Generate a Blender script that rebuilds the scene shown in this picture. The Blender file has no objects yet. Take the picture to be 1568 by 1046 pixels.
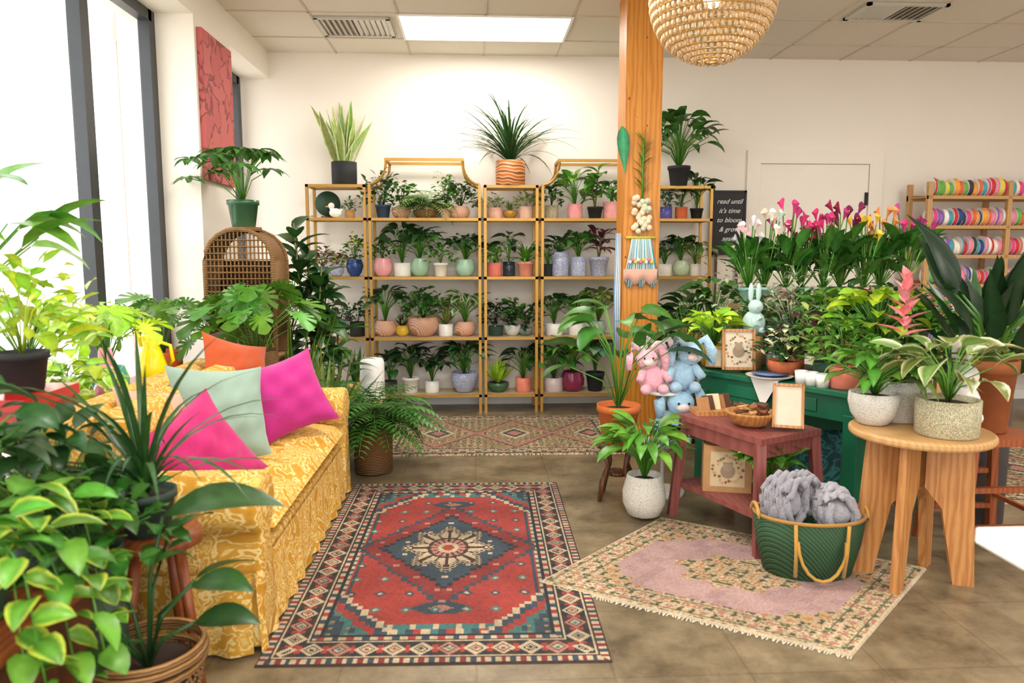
import bpy, bmesh, math, random
from math import sin, cos, pi, sqrt
from mathutils import Vector, Matrix, Euler
sc = bpy.context.scene
R = random.Random(7)

def H(h):
    h = h.lstrip('#')
    c = [int(h[i:i+2], 16)/255 for i in (0, 2, 4)]
    return tuple((x/12.92 if x <= .04045 else ((x+.055)/1.055)**2.4) for x in c)

# ------------------------------------------------------------------ materials
MATS = {}
def newmat(name):
    m = bpy.data.materials.new(name); m.use_nodes = True
    MATS[name] = m
    nt = m.node_tree
    return m, nt, nt.nodes['Principled BSDF'], nt.nodes, nt.links
def vary(nt, colsock, scale, amt, coord='Object', detail=4):
    N, Lk = nt.nodes, nt.links
    tc = N.new('ShaderNodeTexCoord'); no = N.new('ShaderNodeTexNoise')
    no.inputs['Scale'].default_value = scale; no.inputs['Detail'].default_value = detail
    Lk.new(tc.outputs[coord], no.inputs['Vector'])
    mr = N.new('ShaderNodeMapRange'); mr.inputs[1].default_value = .3; mr.inputs[2].default_value = .7
    mr.inputs[3].default_value = 1-amt; mr.inputs[4].default_value = 1+amt
    Lk.new(no.outputs['Fac'], mr.inputs[0])
    vm = N.new('ShaderNodeVectorMath'); vm.operation = 'SCALE'
    Lk.new(colsock, vm.inputs[0]); Lk.new(mr.outputs[0], vm.inputs['Scale'])
    return vm.outputs[0], no
def M(name, col=None, rough=.5, metal=0., nscale=8, namt=.06, bump=0., bscale=60, emit=None, estr=0, sheen=0):
    m, nt, b, N, Lk = newmat(name)
    if col is None:
        a = N.new('ShaderNodeAttribute'); a.attribute_name = 'Col'; cs = a.outputs['Color']
    else:
        r = N.new('ShaderNodeRGB'); r.outputs[0].default_value = (*col, 1); cs = r.outputs[0]
    o, no = vary(nt, cs, nscale, namt)
    Lk.new(o, b.inputs['Base Color'])
    b.inputs['Roughness'].default_value = rough; b.inputs['Metallic'].default_value = metal
    if sheen: b.inputs['Sheen Weight'].default_value = sheen
    if bump:
        n2 = N.new('ShaderNodeTexNoise'); n2.inputs['Scale'].default_value = bscale
        tc = N.new('ShaderNodeTexCoord'); Lk.new(tc.outputs['Object'], n2.inputs['Vector'])
        bp = N.new('ShaderNodeBump'); bp.inputs['Strength'].default_value = bump; bp.inputs['Distance'].default_value = .01
        Lk.new(n2.outputs['Fac'], bp.inputs['Height']); Lk.new(bp.outputs[0], b.inputs['Normal'])
    if emit:
        b.inputs['Emission Color'].default_value = (*emit, 1); b.inputs['Emission Strength'].default_value = estr
    return m
M('wall', H('#f2eadf'), .75, namt=.015, nscale=1.5, bump=.05, bscale=90)
M('ceil', H('#e4dacc'), .9, namt=.03, nscale=60)
M('grid', H('#cdbfac'), .6)
M('doorp', H('#f0e8dc'), .45, namt=.01)
M('gap', H('#a89c8c'), .7)
M('frame', H('#3a3d40'), .4, .3)
M('gold', H('#bb8f45'), .38, .5, namt=.05)
M('shelfboard', H('#cdb88f'), .4, namt=.05)
M('glaze', None, .22)
M('matte', None, .75, namt=.06, nscale=14)
M('terra', None, .8, namt=.12, nscale=18)
M('soil', H('#2e2118'), .95, namt=.4, nscale=60, bump=.4)
M('stem', None, .5)
M('fabric', None, .9, namt=.05, bump=.25, bscale=220, sheen=.2)
M('rugwool', None, .95, namt=.16, nscale=5, bump=.3, bscale=300)
M('fuzz', None, .95, namt=.12, nscale=60, bump=.6, bscale=90, sheen=.6)
M('black', H('#17181a'), .6)
M('white', H('#f3f1ec'), .4, namt=.02)
M('asphalt', H('#d8d2c8'), .9, namt=.06)
M('brick_o', H('#c98a74'), .8)
M('palewall', H('#e0cfc4'), .8)
M('lamp', (1, 1, 1), .5, emit=(1, .97, .92), estr=6)
M('bulb', (1, .9, .7), .5, emit=(1, .85, .6), estr=3)
M('metalw', H('#c9c4ba'), .4, .4)
m, nt, b, N, Lk = newmat('leaf')
a = N.new('ShaderNodeAttribute'); a.attribute_name = 'Col'
o, no = vary(nt, a.outputs['Color'], 25, .22)
Lk.new(o, b.inputs['Base Color']); b.inputs['Roughness'].default_value = .34
tr = N.new('ShaderNodeBsdfTranslucent'); Lk.new(o, tr.inputs['Color'])
mx = N.new('ShaderNodeMixShader'); mx.inputs[0].default_value = .25
Lk.new(b.outputs[0], mx.inputs[1]); Lk.new(tr.outputs[0], mx.inputs[2])
Lk.new(mx.outputs[0], N['Material Output'].inputs['Surface'])
m, nt, b, N, Lk = newmat('glass')
t = N.new('ShaderNodeBsdfTransparent'); g = N.new('ShaderNodeBsdfGlossy'); g.inputs['Roughness'].default_value = .02
mx = N.new('ShaderNodeMixShader'); mx.inputs[0].default_value = .05
Lk.new(t.outputs[0], mx.inputs[1]); Lk.new(g.outputs[0], mx.inputs[2]); Lk.new(mx.outputs[0], N['Material Output'].inputs['Surface'])
def rampmat(name, tex, stops, rough=.5, scale=(1, 1, 1), rot=(0, 0, 0), bump=0, setup=None, const=False, coord='Object', warp=0, metal=0):
    m, nt, b, N, Lk = newmat(name)
    tc = N.new('ShaderNodeTexCoord'); mp = N.new('ShaderNodeMapping')
    mp.inputs['Scale'].default_value = scale; mp.inputs['Rotation'].default_value = rot
    Lk.new(tc.outputs[coord], mp.inputs[0]); vec = mp.outputs[0]
    if warp:
        n2 = N.new('ShaderNodeTexNoise'); n2.inputs['Scale'].default_value = 3; Lk.new(vec, n2.inputs['Vector'])
        vm = N.new('ShaderNodeVectorMath'); vm.operation = 'MULTIPLY_ADD'
        vm.inputs[1].default_value = (warp,)*3; Lk.new(n2.outputs['Color'], vm.inputs[0]); Lk.new(vec, vm.inputs[2]); vec = vm.outputs[0]
    tx = N.new(tex)
    if setup: setup(tx)
    Lk.new(vec, tx.inputs['Vector'])
    cr = N.new('ShaderNodeValToRGB'); cr.color_ramp.interpolation = 'CONSTANT' if const else 'LINEAR'
    while len(cr.color_ramp.elements) < len(stops): cr.color_ramp.elements.new(.5)
    for e, (p_, c_) in zip(cr.color_ramp.elements, stops): e.position = p_; e.color = (*H(c_), 1)
    fo = tx.outputs['Distance'] if tex == 'ShaderNodeTexVoronoi' else tx.outputs['Fac']
    Lk.new(fo, cr.inputs[0]); Lk.new(cr.outputs[0], b.inputs['Base Color'])
    b.inputs['Roughness'].default_value = rough; b.inputs['Metallic'].default_value = metal
    if bump:
        bp = N.new('ShaderNodeBump'); bp.inputs['Strength'].default_value = bump; bp.inputs['Distance'].default_value = .006
        Lk.new(fo, bp.inputs['Height']); Lk.new(bp.outputs[0], b.inputs['Normal'])
    return m
def wv(scale, dist, det=2, typ='BANDS', dr='X', ds=1):
    def f(n):
        n.wave_type = typ
        n.bands_direction = dr
        n.inputs['Scale'].default_value = scale; n.inputs['Distortion'].default_value = dist
        n.inputs['Detail'].default_value = det; n.inputs['Detail Scale'].default_value = ds
    return f
rampmat('beam', 'ShaderNodeTexWave', [(0, '#b5701c'), (.5, '#c47d26'), (1, '#cb872e')], .45, (1, 1, .12), setup=wv(9, 7, 3, ds=2))
rampmat('knot', 'ShaderNodeTexNoise', [(.3, '#5e3210'), (.7, '#8a5018')], .5, setup=lambda n: None)
rampmat('pine', 'ShaderNodeTexWave', [(0, '#a86e38'), (.5, '#b67c44'), (1, '#c08a50')], .45, (1, 1, .15), setup=wv(12, 7, 3, ds=2))
rampmat('lightwood', 'ShaderNodeTexWave', [(0, '#b98c56'), (1, '#c79c66')], .5, (1, .2, 1), setup=wv(14, 6))
rampmat('darkwood', 'ShaderNodeTexWave', [(0, '#4a2a18'), (1, '#6a4022')], .45, (1, 1, .2), setup=wv(14, 4))
rampmat('redwood', 'ShaderNodeTexWave', [(0, '#84401f'), (1, '#9a5228')], .4, (1, 1, .2), setup=wv(12, 4))
rampmat('mauve', 'ShaderNodeTexWave', [(0, '#7c403b'), (1, '#8a4b45')], .5, (1, 1, .3), setup=wv(10, 5))
rampmat('greenpaint', 'ShaderNodeTexNoise', [(.3, '#0e583c'), (.7, '#15704d')], .4, setup=lambda n: None)
rampmat('wicker', 'ShaderNodeTexWave', [(0, '#5a3a1c'), (.5, '#93683a'), (1, '#b08550')], .6, (1, 1, 1), setup=wv(30, 1.5, 1, dr='Z'), bump=.9)
rampmat('wickerdark', 'ShaderNodeTexWave', [(0, '#3c2413'), (.5, '#7c5228'), (1, '#a4753f')], .6, (1, 1, 1), setup=wv(30, 1.5, 1, dr='Z'), bump=.9)
rampmat('wovenpanel', 'ShaderNodeTexWave', [(0, '#3a2412'), (.45, '#7a5228'), (1, '#a87c48')], .6, setup=wv(36, 0, 0, dr='DIAGONAL'), bump=.8)
rampmat('bluewhite', 'ShaderNodeTexVoronoi', [(0, '#1f3f8f'), (.42, '#e9edf4'), (.6, '#27499c'), (.75, '#eef1f6')], .2, (40, 40, 40), const=True, warp=.1)
rampmat('stripes', 'ShaderNodeTexWave', [(0, '#7a3d18'), (.3, '#e39a58'), (.55, '#f1d3a6'), (.8, '#cf6f2c')], .5, (1, 1, 1), setup=wv(6, 5, 1, dr='Z'))
rampmat('peachweave', 'ShaderNodeTexWave', [(0, '#b87c60'), (.5, '#e2b69c')], .6, setup=wv(28, 1, 1, dr='DIAGONAL'), bump=.3)
rampmat('sofafab', 'ShaderNodeTexNoise', [(.30, '#b9821e'), (.42, '#c5902c'), (.44, '#dfc078'), (.475, '#e6cc8c'), (.49, '#c38e2a'), (.55, '#ca9836'), (.57, '#e2c680'), (.60, '#d8b360'), (.62, '#c28d2c'), (.68, '#d6b25e')], .85,
        (1, 1, 1), warp=.28, setup=lambda n: (setattr(n.inputs['Scale'], 'default_value', 16), setattr(n.inputs['Detail'], 'default_value', 2.5)), bump=.12)
rampmat('floralpot', 'ShaderNodeTexVoronoi', [(0, '#b8507a'), (.25, '#6c7a3a'), (.5, '#d0c6ac'), (.8, '#8a8a4a')], .6, (45, 45, 60), const=True, warp=.12)
rampmat('greenweave', 'ShaderNodeTexWave', [(0, '#16301b'), (.45, '#214a2a'), (.55, '#4a7048'), (1, '#1c3c22')], .8, (1, 1, 1), setup=wv(34, 0, 0, dr='DIAGONAL'), bump=.4)
rampmat('whiteweave', 'ShaderNodeTexVoronoi', [(0, '#f4f1ea'), (.5, '#e2ddd2'), (1, '#b9b2a4')], .6, (40, 40, 40), bump=.8)
rampmat('artmat', 'ShaderNodeTexNoise', [(.45, '#c2605f'), (.5, '#7f3a40'), (.53, '#c86a66')], .7, (1, 1, 1), warp=.4, setup=lambda n: setattr(n.inputs['Scale'], 'default_value', 6))
rampmat('tealprint', 'ShaderNodeTexNoise', [(.4, '#12383c'), (.5, '#2a7a72'), (.55, '#143a40')], .8, (1, 1, 1), warp=.3, setup=lambda n: setattr(n.inputs['Scale'], 'default_value', 18))
# floor
m, nt, b, N, Lk = newmat('floor')
tc = N.new('ShaderNodeTexCoord'); n1 = N.new('ShaderNodeTexNoise'); n1.inputs['Scale'].default_value = 2.6; n1.inputs['Detail'].default_value = 10; n1.inputs['Roughness'].default_value = .75
Lk.new(tc.outputs['Object'], n1.inputs['Vector'])
cr = N.new('ShaderNodeValToRGB'); cr.color_ramp.elements[0].position = .36; cr.color_ramp.elements[1].position = .66
cr.color_ramp.elements[0].color = (*H('#544733'), 1); cr.color_ramp.elements[1].color = (*H('#958468'), 1)
Lk.new(n1.outputs['Fac'], cr.inputs[0])
br = N.new('ShaderNodeTexBrick'); br.offset = 0; br.inputs['Scale'].default_value = 1; br.inputs['Brick Width'].default_value = .46; br.inputs['Row Height'].default_value = .46
br.inputs['Mortar Size'].default_value = .004; br.inputs['Color1'].default_value = (1, 1, 1, 1); br.inputs['Color2'].default_value = (.93, .93, .92, 1); br.inputs['Mortar'].default_value = (.72, .7, .66, 1)
Lk.new(tc.outputs['Object'], br.inputs['Vector'])
mm = N.new('ShaderNodeMix'); mm.data_type = 'RGBA'; mm.blend_type = 'MULTIPLY'; mm.inputs[0].default_value = 1
Lk.new(cr.outputs[0], mm.inputs[6]); Lk.new(br.outputs['Color'], mm.inputs[7]); Lk.new(mm.outputs[2], b.inputs['Base Color'])
b.inputs['Roughness'].default_value = .34

# ------------------------------------------------------------------ mesh builder
class MB:
    def __init__(s): s.v = []; s.f = []; s.m = []; s.c = []; s.names = []
    def mi(s, n):
        if n not in s.names: s.names.append(n)
        return s.names.index(n)
    def add(s, vs, fs, mat, col=(1, 1, 1), cols=None):
        o = len(s.v); s.v += vs; k = s.mi(mat)
        s.f += [tuple(i+o for i in f) for f in fs]; s.m += [k]*len(fs)
        s.c += cols if cols else [col]*len(vs)
    def box(s, cx, cy, cz, sx, sy, sz, mat, col=(1, 1, 1), rz=0, rx=0, ry=0):
        mt = Euler((rx, ry, rz)).to_matrix()
        vs = [tuple(mt @ Vector((a*sx/2, b_*sy/2, c*sz/2)) + Vector((cx, cy, cz))) for a in (-1, 1) for b_ in (-1, 1) for c in (-1, 1)]
        s.add(vs, [(0, 1, 3, 2), (4, 6, 7, 5), (0, 4, 5, 1), (2, 3, 7, 6), (0, 2, 6, 4), (1, 5, 7, 3)], mat, col)
    def bb(s, x0, x1, y0, y1, z0, z1, mat, col=(1, 1, 1)):
        s.box((x0+x1)/2, (y0+y1)/2, (z0+z1)/2, x1-x0, y1-y0, z1-z0, mat, col)
    def beam(s, p, q, w, d, mat, col=(1, 1, 1), w2=None):
        p = Vector(p); q = Vector(q); t = (q-p).normalized()
        a = t.cross(Vector((0, 1, 0)) if abs(t.y) < .9 else Vector((1, 0, 0))).normalized(); b_ = t.cross(a)
        vs = []
        for P, ww in ((p, w), (q, w2 or w)):
            for i, j in ((-1, -1), (1, -1), (1, 1), (-1, 1)): vs.append(tuple(P+a*i*ww/2+b_*j*d/2))
        s.add(vs, [(0, 1, 2, 3), (7, 6, 5, 4), (0, 4, 5, 1), (1, 5, 6, 2), (2, 6, 7, 3), (3, 7, 4, 0)], mat, col)
    def tube(s, pts, r, mat, col=(1, 1, 1), n=6, close=False):
        pts = [Vector(p) for p in pts]; vs = []; fs = []; L = len(pts)
        for i, p in enumerate(pts):
            if close: t = pts[(i+1) % L]-pts[i-1]
            else: t = pts[min(i+1, L-1)]-pts[max(i-1, 0)]
            t = t.normalized() if t.length > 1e-9 else Vector((0, 0, 1))
            a = t.cross(Vector((0, 0, 1)) if abs(t.z) < .95 else Vector((1, 0, 0))).normalized(); b_ = t.cross(a)
            rr = r[i] if isinstance(r, (list, tuple)) else r
            for k in range(n):
                an = 2*pi*k/n; vs.append(tuple(p+a*cos(an)*rr+b_*sin(an)*rr))
        for i in range(L if close else L-1):
            j = (i+1) % L
            for k in range(n): fs.append((i*n+k, i*n+(k+1) % n, j*n+(k+1) % n, j*n+k))
        if not close: fs += [tuple(range(n))[::-1], tuple((L-1)*n+k for k in range(n))]
        s.add(vs, fs, mat, col)
    def lathe(s, prof, c, mat, col=(1, 1, 1), n=24, sx=1, sy=1):
        vs = []; fs = []; L = len(prof)
        for r, z in prof:
            for k in range(n):
                an = 2*pi*k/n; vs.append((c[0]+r*cos(an)*sx, c[1]+r*sin(an)*sy, c[2]+z))
        for i in range(L-1):
            for k in range(n): fs.append((i*n+k, i*n+(k+1) % n, (i+1)*n+(k+1) % n, (i+1)*n+k))
        fs += [tuple(range(n))[::-1], tuple((L-1)*n+k for k in range(n))]
        s.add(vs, fs, mat, col)
    def ball(s, c, r, mat, col=(1, 1, 1), n=12, m_=8, sc_=(1, 1, 1), lump=0, rng=None):
        prof = [(max(sin(pi*i/m_), .001)*r, -cos(pi*i/m_)*r*sc_[2]) for i in range(m_+1)]
        o = len(s.v); s.lathe(prof, c, mat, col, n, sc_[0], sc_[1])
        if lump:
            for i in range(o, len(s.v)):
                v = Vector(s.v[i])-Vector(c); s.v[i] = tuple(Vector(c)+v*(1+(rng or R).uniform(-lump, lump)))
    def leaf(s, b, az, el, L, W, dr=1., col=(0, .2, 0), col2=None, shape='ov', fold=.25, n=6, roll=0, mat='leaf', mid=None):
        vs = []; fs = []; cs = []; p = Vector(b); e = el
        side0 = Vector((-sin(az), cos(az), 0))
        if mid is None: mid = tuple(min(1, x*1.35+.01) for x in col)
        for i in range(n+1):
            t = i/n
            d = Vector((cos(az)*cos(e), sin(az)*cos(e), sin(e))); nn = Vector((-cos(az)*sin(e), -sin(az)*sin(e), cos(e)))
            sd = side0*cos(roll)+nn*sin(roll); nr = nn*cos(roll)-side0*sin(roll)
            if shape == 'ov': w = sin(pi*min(1, t**.8))
            elif shape == 'lan': w = sin(pi*t**.62)**1.15 if t < 1 else 0
            elif shape == 'heart': w = 1.75*(t+.02)**.38*(1-t)**.85 if t < 1 else 0
            elif shape == 'strap': w = (.55+.45*sin(pi*t*.8))*(1-t**3)
            elif shape == 'obo': w = sin(pi*t**1.5)
            w = max(w, .02)*W/2
            if shape == 'heart': w = min(w, W/2)
            if col2:
                for f_ in (-1, -.55, 0, .55, 1): vs.append(tuple(p+sd*w*f_+nr*fold*w*abs(f_))); cs.append(col2 if abs(f_) > .8 else (col if f_ else mid))
            else:
                for f_ in (-1, 0, 1): vs.append(tuple(p+sd*w*f_+nr*fold*w*abs(f_))); cs.append(col if f_ else mid)
            p = p+d*L/n; e -= dr/n
        k = 5 if col2 else 3
        for i in range(n):
            for j in range(k-1): fs.append((i*k+j, i*k+j+1, (i+1)*k+j+1, (i+1)*k+j))
        s.add(vs, fs, mat, cols=cs)
    def funnel(s, b, az, el, r, L, col, mat='matte'):
        d = Vector((cos(az)*cos(el), sin(az)*cos(el), sin(el))); a = Vector((-sin(az), cos(az), 0)); nn = d.cross(a); K = 10; vs = []
        for i, (rr, t) in enumerate(((.15, 0), (.35, .35), (.6, .7), (1.05, 1))):
            for k in range(K):
                an = 2*pi*k/K; ext = (.35*max(0, cos(an))**2) if i == 3 else 0
                vs.append(tuple(Vector(b)+d*(t+ext)*L+(nn*cos(an)+a*sin(an))*rr*r))
        s.add(vs, [(i*K+k, i*K+(k+1) % K, (i+1)*K+(k+1) % K, (i+1)*K+k) for i in range(3) for k in range(K)], mat, col)
        s.tube([tuple(Vector(b)+d*.3*L), tuple(Vector(b)+d*.95*L)], r*.14, 'matte', H('#e8c23a'), 4)
    def monst(s, b, az, el, L, col, roll=0):
        d = Vector((cos(az)*cos(el), sin(az)*cos(el), sin(el))); nn = Vector((-cos(az)*sin(el), -sin(az)*sin(el), cos(el)))
        side0 = Vector((-sin(az), cos(az), 0)); sd = side0*cos(roll)+nn*sin(roll); nr = nn*cos(roll)-side0*sin(roll)
        K = 60; vs = [tuple(Vector(b)+d*L*.28+nr*.02*L)]; cs = [tuple(min(1, c*1.4) for c in col)]
        for k in range(K):
            a = 2*pi*k/K - pi
            r = .5*L*(1+.35*cos(a)+.12*cos(2*a))
            if abs(a) > 2.9: r *= .35
            for nt_ in (.5, .92, 1.34, 1.78, 2.2):
                if abs(abs(a)-nt_) < .07: r *= .45
            x = cos(a)*r+L*.28; y = sin(a)*r*1.0
            vs.append(tuple(Vector(b)+d*x+sd*y+nr*(.25*abs(y)-.35*max(0, x)**2/L))); cs.append(col)
        s.add(vs, [(0, 1+k, 1+(k+1) % K) for k in range(K)], 'leaf', cols=cs)
    def make(s, name, loc=(0, 0, 0), smooth=True, bevel=0, rz=0):
        me = bpy.data.meshes.new(name); me.from_pydata(s.v, [], s.f)
        for n in s.names: me.materials.append(MATS[n])
        me.polygons.foreach_set('material_index', s.m)
        me.polygons.foreach_set('use_smooth', [smooth]*len(s.f))
        ca = me.color_attributes.new('Col', 'FLOAT_COLOR', 'POINT')
        ca.data.foreach_set('color', [x for c in s.c for x in (c[0], c[1], c[2], 1)])
        me.update()
        ob = bpy.data.objects.new(name, me); sc.collection.objects.link(ob); ob.location = loc; ob.rotation_euler[2] = rz
        if bevel:
            b_ = ob.modifiers.new('b', 'BEVEL'); b_.width = bevel; b_.segments = 3; b_.limit_method = 'ANGLE'; b_.angle_limit = .6
        return ob
def group(name, kids):
    e = bpy.data.objects.new(name, None); sc.collection.objects.link(e)
    for n, k in kids: k.name = n; k.parent = e
    return e

# ------------------------------------------------------------------ greens
G = dict(dark=H('#234b1d'), mid=H('#376c23'), fresh=H('#528b2a'), lime=H('#9cc432'), yel=H('#c3cf4a'), blue=H('#4f7a60'), deep=H('#19381a'), olive=H('#667c34'), pale=H('#84a254'), purp=H('#5a2236'), cream=H('#e6e8b8'), silver=H('#96a988'))
def jc(c, r, a=.36):
    k = 1+r.uniform(-a, a); return (c[0]*k*(1+r.uniform(-.25, .4)), c[1]*k, c[2]*k)
def grow(mb, kind, h, r, col, rg, z=0, n=None, L=None, W=None, col2=None, fcol=None, x=0, y=0, azr=None, shape=None):
    def AZ(): return rg.uniform(*azr) if azr else rg.uniform(0, 2*pi)
    B = Vector((x, y, z))
    if kind in ('broad', 'monst', 'scheff', 'upright'):
        n = n or 14
        L_ = L or h*.5; W_ = W or L_*.5
        for i in range(n):
            az = AZ(); f = rg.uniform(.25, 1); hh = h*(1-.65*f**1.5*rg.uniform(.5, 1)); rr = r*f*.6
            if kind == 'upright': hh = h*rg.uniform(.15, .7); rr = r*rg.uniform(.1, .45)
            e = B+Vector((cos(az)*rr, sin(az)*rr, hh*.85)); mdp = B+Vector((cos(az)*rr*.35, sin(az)*rr*.35, hh*.55))
            mb.tube([B, mdp, e], [.004, .0035, .003] if kind != 'upright' else [.01, .008, .006], 'stem', jc(G['fresh'], rg), 4)
            c = jc(col, rg); l = L_*rg.uniform(.75, 1.15)
            if kind == 'broad': mb.leaf(e, az, rg.uniform(-.1, .9), l, W_*rg.uniform(.85, 1.1), rg.uniform(.7, 1.5), c, col2, shape or 'ov', .25, 6, rg.uniform(-.5, .5))
            elif kind == 'upright': mb.leaf(e, az, rg.uniform(.75, 1.35), l, W_*rg.uniform(.8, 1.1), rg.uniform(.1, .7), c, col2, shape or 'lan', .35, 8, rg.uniform(-1.2, 1.2))
            elif kind == 'monst': mb.monst(e, az, rg.uniform(-.9, .3), l, c, rg.uniform(-.5, .5))
            else:
                for k in range(7): mb.leaf(e, az+2*pi*k/7, rg.uniform(-.1, .3), l, W_, 1., c, None, 'ov', .2, 5)
    elif kind == 'bush':
        n = n or 90; L_ = L or .06; W_ = W or L_*.5
        for i in range(max(5, n//12)):
            az = AZ(); f = rg.uniform(.2, .8); mb.tube([B, B+Vector((cos(az)*r*f*.5, sin(az)*r*f*.5, h*.45)), B+Vector((cos(az)*r*f, sin(az)*r*f, h*.8*(1-.4*f)))], .003, 'stem', jc(col, rg), 3)
        for i in range(n):
            az = AZ(); ph = rg.uniform(.02, pi*.55); q = rg.uniform(.45, 1)**.7
            q *= 1+.25*sin(az*3+seedc[0])
            e = B+Vector((cos(az)*sin(ph)*r*q, sin(az)*sin(ph)*r*q, h*.15+h*.8*cos(ph)*q))
            mb.leaf(e, az+rg.uniform(-1, 1), rg.uniform(-.3, 1), L_*rg.uniform(.7, 1.2), W_*rg.uniform(.8, 1.2), rg.uniform(.3, 1.2), jc(col2 if (col2 and rg.random() < .3) else col, rg), None, shape or 'ov', .25, 3, rg.uniform(-.6, .6))
    elif kind == 'snake':
        for i in range(n or 12):
            az = AZ(); o = rg.uniform(0, r*.3)
            mb.leaf(B+Vector((cos(az)*o, sin(az)*o, 0)), az, rg.uniform(1.0, 1.5), h*rg.uniform(.6, 1.05), W or .05, rg.uniform(-.3, .35), jc(col, rg), col2, 'strap', .35, 7, rg.uniform(-1, 1))
    elif kind == 'grass':
        for i in range(n or 45):
            az = AZ(); mb.leaf(B, az, rg.uniform(.6, 1.5), (L or h*1.25)*rg.uniform(.6, 1.1), W or .012, rg.uniform(.6, 1.9), jc(col, rg), col2, 'strap', .3, 8)
    elif kind == 'fern':
        for i in range(n or 22):
            az = AZ(); e = rg.uniform(.5, 1.4); Lf = sqrt(h*h+r*r)*rg.uniform(.7, 1.); dr = rg.uniform(1.3, 2.3); p = B.copy(); K = 14; pts = [p.copy()]
            c = jc(col, rg)
            for k in range(K):
                d = Vector((cos(az)*cos(e), sin(az)*cos(e), sin(e))); p = p+d*Lf/K; e -= dr/K; pts.append(p.copy())
                if k > 1:
                    ll = (L or Lf*.22)*sin(pi*(k/K)**.7*.95)+.008
                    for s_ in (-1, 1): mb.leaf(p, az+s_*1.2, e*.3, ll, (W or ll*.36), .6, c, None, 'lan', .1, 2)
            mb.tube(pts, .002, 'stem', c, 3)
    elif kind == 'trail':
        L_ = L or .08
        for i in range(n or 10):
            az = AZ(); p = B.copy(); e = rg.uniform(.5, 1.3); Lv = r*1.1+h*.6; K = int(Lv/(L_*.55))+3; pts = [p.copy()]
            for k in range(K):
                d = Vector((cos(az)*cos(e), sin(az)*cos(e), sin(e))); p = p+d*Lv/K; e = max(-1.45, e-rg.uniform(.15, .5)); az += rg.uniform(-.15, .15); pts.append(p.copy())
                c = jc(col, rg)
                mb.leaf(p, az+(1 if k % 2 else -1)*rg.uniform(.3, 1.1), rg.uniform(-.5, .5), L_*rg.uniform(.7, 1.1), (W or L_*.7), .9, c, col2 if (col2 and rg.random() < .6) else None, 'heart', .25, 5, rg.uniform(-.5, .5))
            mb.tube(pts, .0025, 'stem', jc(G['fresh'], rg), 4)
    elif kind == 'cane':
        for j in range(n or 3):
            az0 = AZ(); hh = h*rg.uniform(.5, .95); top = B+Vector((cos(az0)*r*.25, sin(az0)*r*.25, hh)); pts = [B+(top-B)*t_ for t_ in (0, .33, .66, 1)]
            mb.tube(pts, .007, 'stem', H('#6a6a3a'), 5)
            K = int(hh/(L or .1)*2.2)+5
            for k in range(K):
                t_ = .35+.65*k/K; p = B+(top-B)*t_; az = k*2.4+az0
                mb.leaf(p, az, .9-(1-t_)*1.0, (L or .18)*rg.uniform(.8, 1.1), W or .06, rg.uniform(.8, 1.5), jc(col, rg), col2, shape or 'ov', .25, 6, rg.uniform(-.3, .3))
    elif kind == 'calla':
        for i in range(n or 14):
            az = AZ(); rr = r*rg.uniform(.1, .9); e = B+Vector((cos(az)*rr*.7, sin(az)*rr*.7, h*rg.uniform(.2, .6)))
            mb.tube([B, e], .004, 'stem', jc(G['fresh'], rg), 4)
            mb.leaf(e, az, rg.uniform(.6, 1.4), h*rg.uniform(.3, .5), h*.15, .9, jc(col, rg), None, 'ov', .35, 5, rg.uniform(-.8, .8))
        for i in range(10):
            az = AZ(); rr = r*rg.uniform(.1, .85); e = B+Vector((cos(az)*rr, sin(az)*rr, h*rg.uniform(.72, 1.06)))
            mb.tube([B, (B+e)/2+Vector((0, 0, .02)), e], .004, 'stem', jc(G['fresh'], rg), 4)
            mb.funnel(e, az, rg.uniform(.9, 1.4), h*.05, h*.13, jc(fcol, rg, .15))
    elif kind == 'aloe':
        for i in range(n or 14):
            az = AZ(); mb.leaf(B, az, rg.uniform(.4, 1.35), h*rg.uniform(.7, 1), W or h*.16, -.3, jc(col, rg), None, 'lan', .5, 5)
    elif kind == 'brom':
        for i in range(n or 18):
            az = AZ(); mb.leaf(B, az, rg.uniform(.5, 1.2), h*.7, h*.1, 1.4, jc(col, rg), None, 'strap', .4, 6)
        for k in range(20):
            mb.leaf(B+Vector((0, 0, h*(.42+.025*k))), k*2.4, .3+.045*k, h*.26*(1-.025*k), h*.09, .2, jc(fcol, rg, .12), None, 'lan', .4, 4)
def pot(mb, typ, r, h, mat, col, z=0, x=0, y=0, sx=1, sy=1):
    P = dict(cone=[(.68, 0), (.72, .02), (.92, .82), (1, .83), (1, 1), (.92, 1), (.9, .88)],
             cyl=[(.93, 0), (.98, .04), (1, .5), (1, 1), (.92, 1), (.9, .88)],
             bowl=[(.45, 0), (.6, .05), (.88, .35), (1, .7), (.97, 1), (.89, 1), (.87, .88)],
             round=[(.5, 0), (.75, .1), (.98, .35), (1, .6), (.82, .95), (.78, 1), (.7, .98), (.7, .88)],
             urn=[(.5, 0), (.55, .06), (.8, .25), (1, .6), (.9, .85), (.8, .92), (.88, 1), (.78, 1), (.72, .88)])[typ]
    mb.lathe([(a*r, b_*h) for a, b_ in P], (x, y, z), mat, col, 24, sx, sy)
    mb.lathe([(P[-1][0]*r*1.0, h*.86), (P[-1][0]*r*.5, h*.9), (.001, h*.9)], (x, y, z), 'soil', n=16, sx=sx, sy=sy)
seedc = [0]
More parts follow.
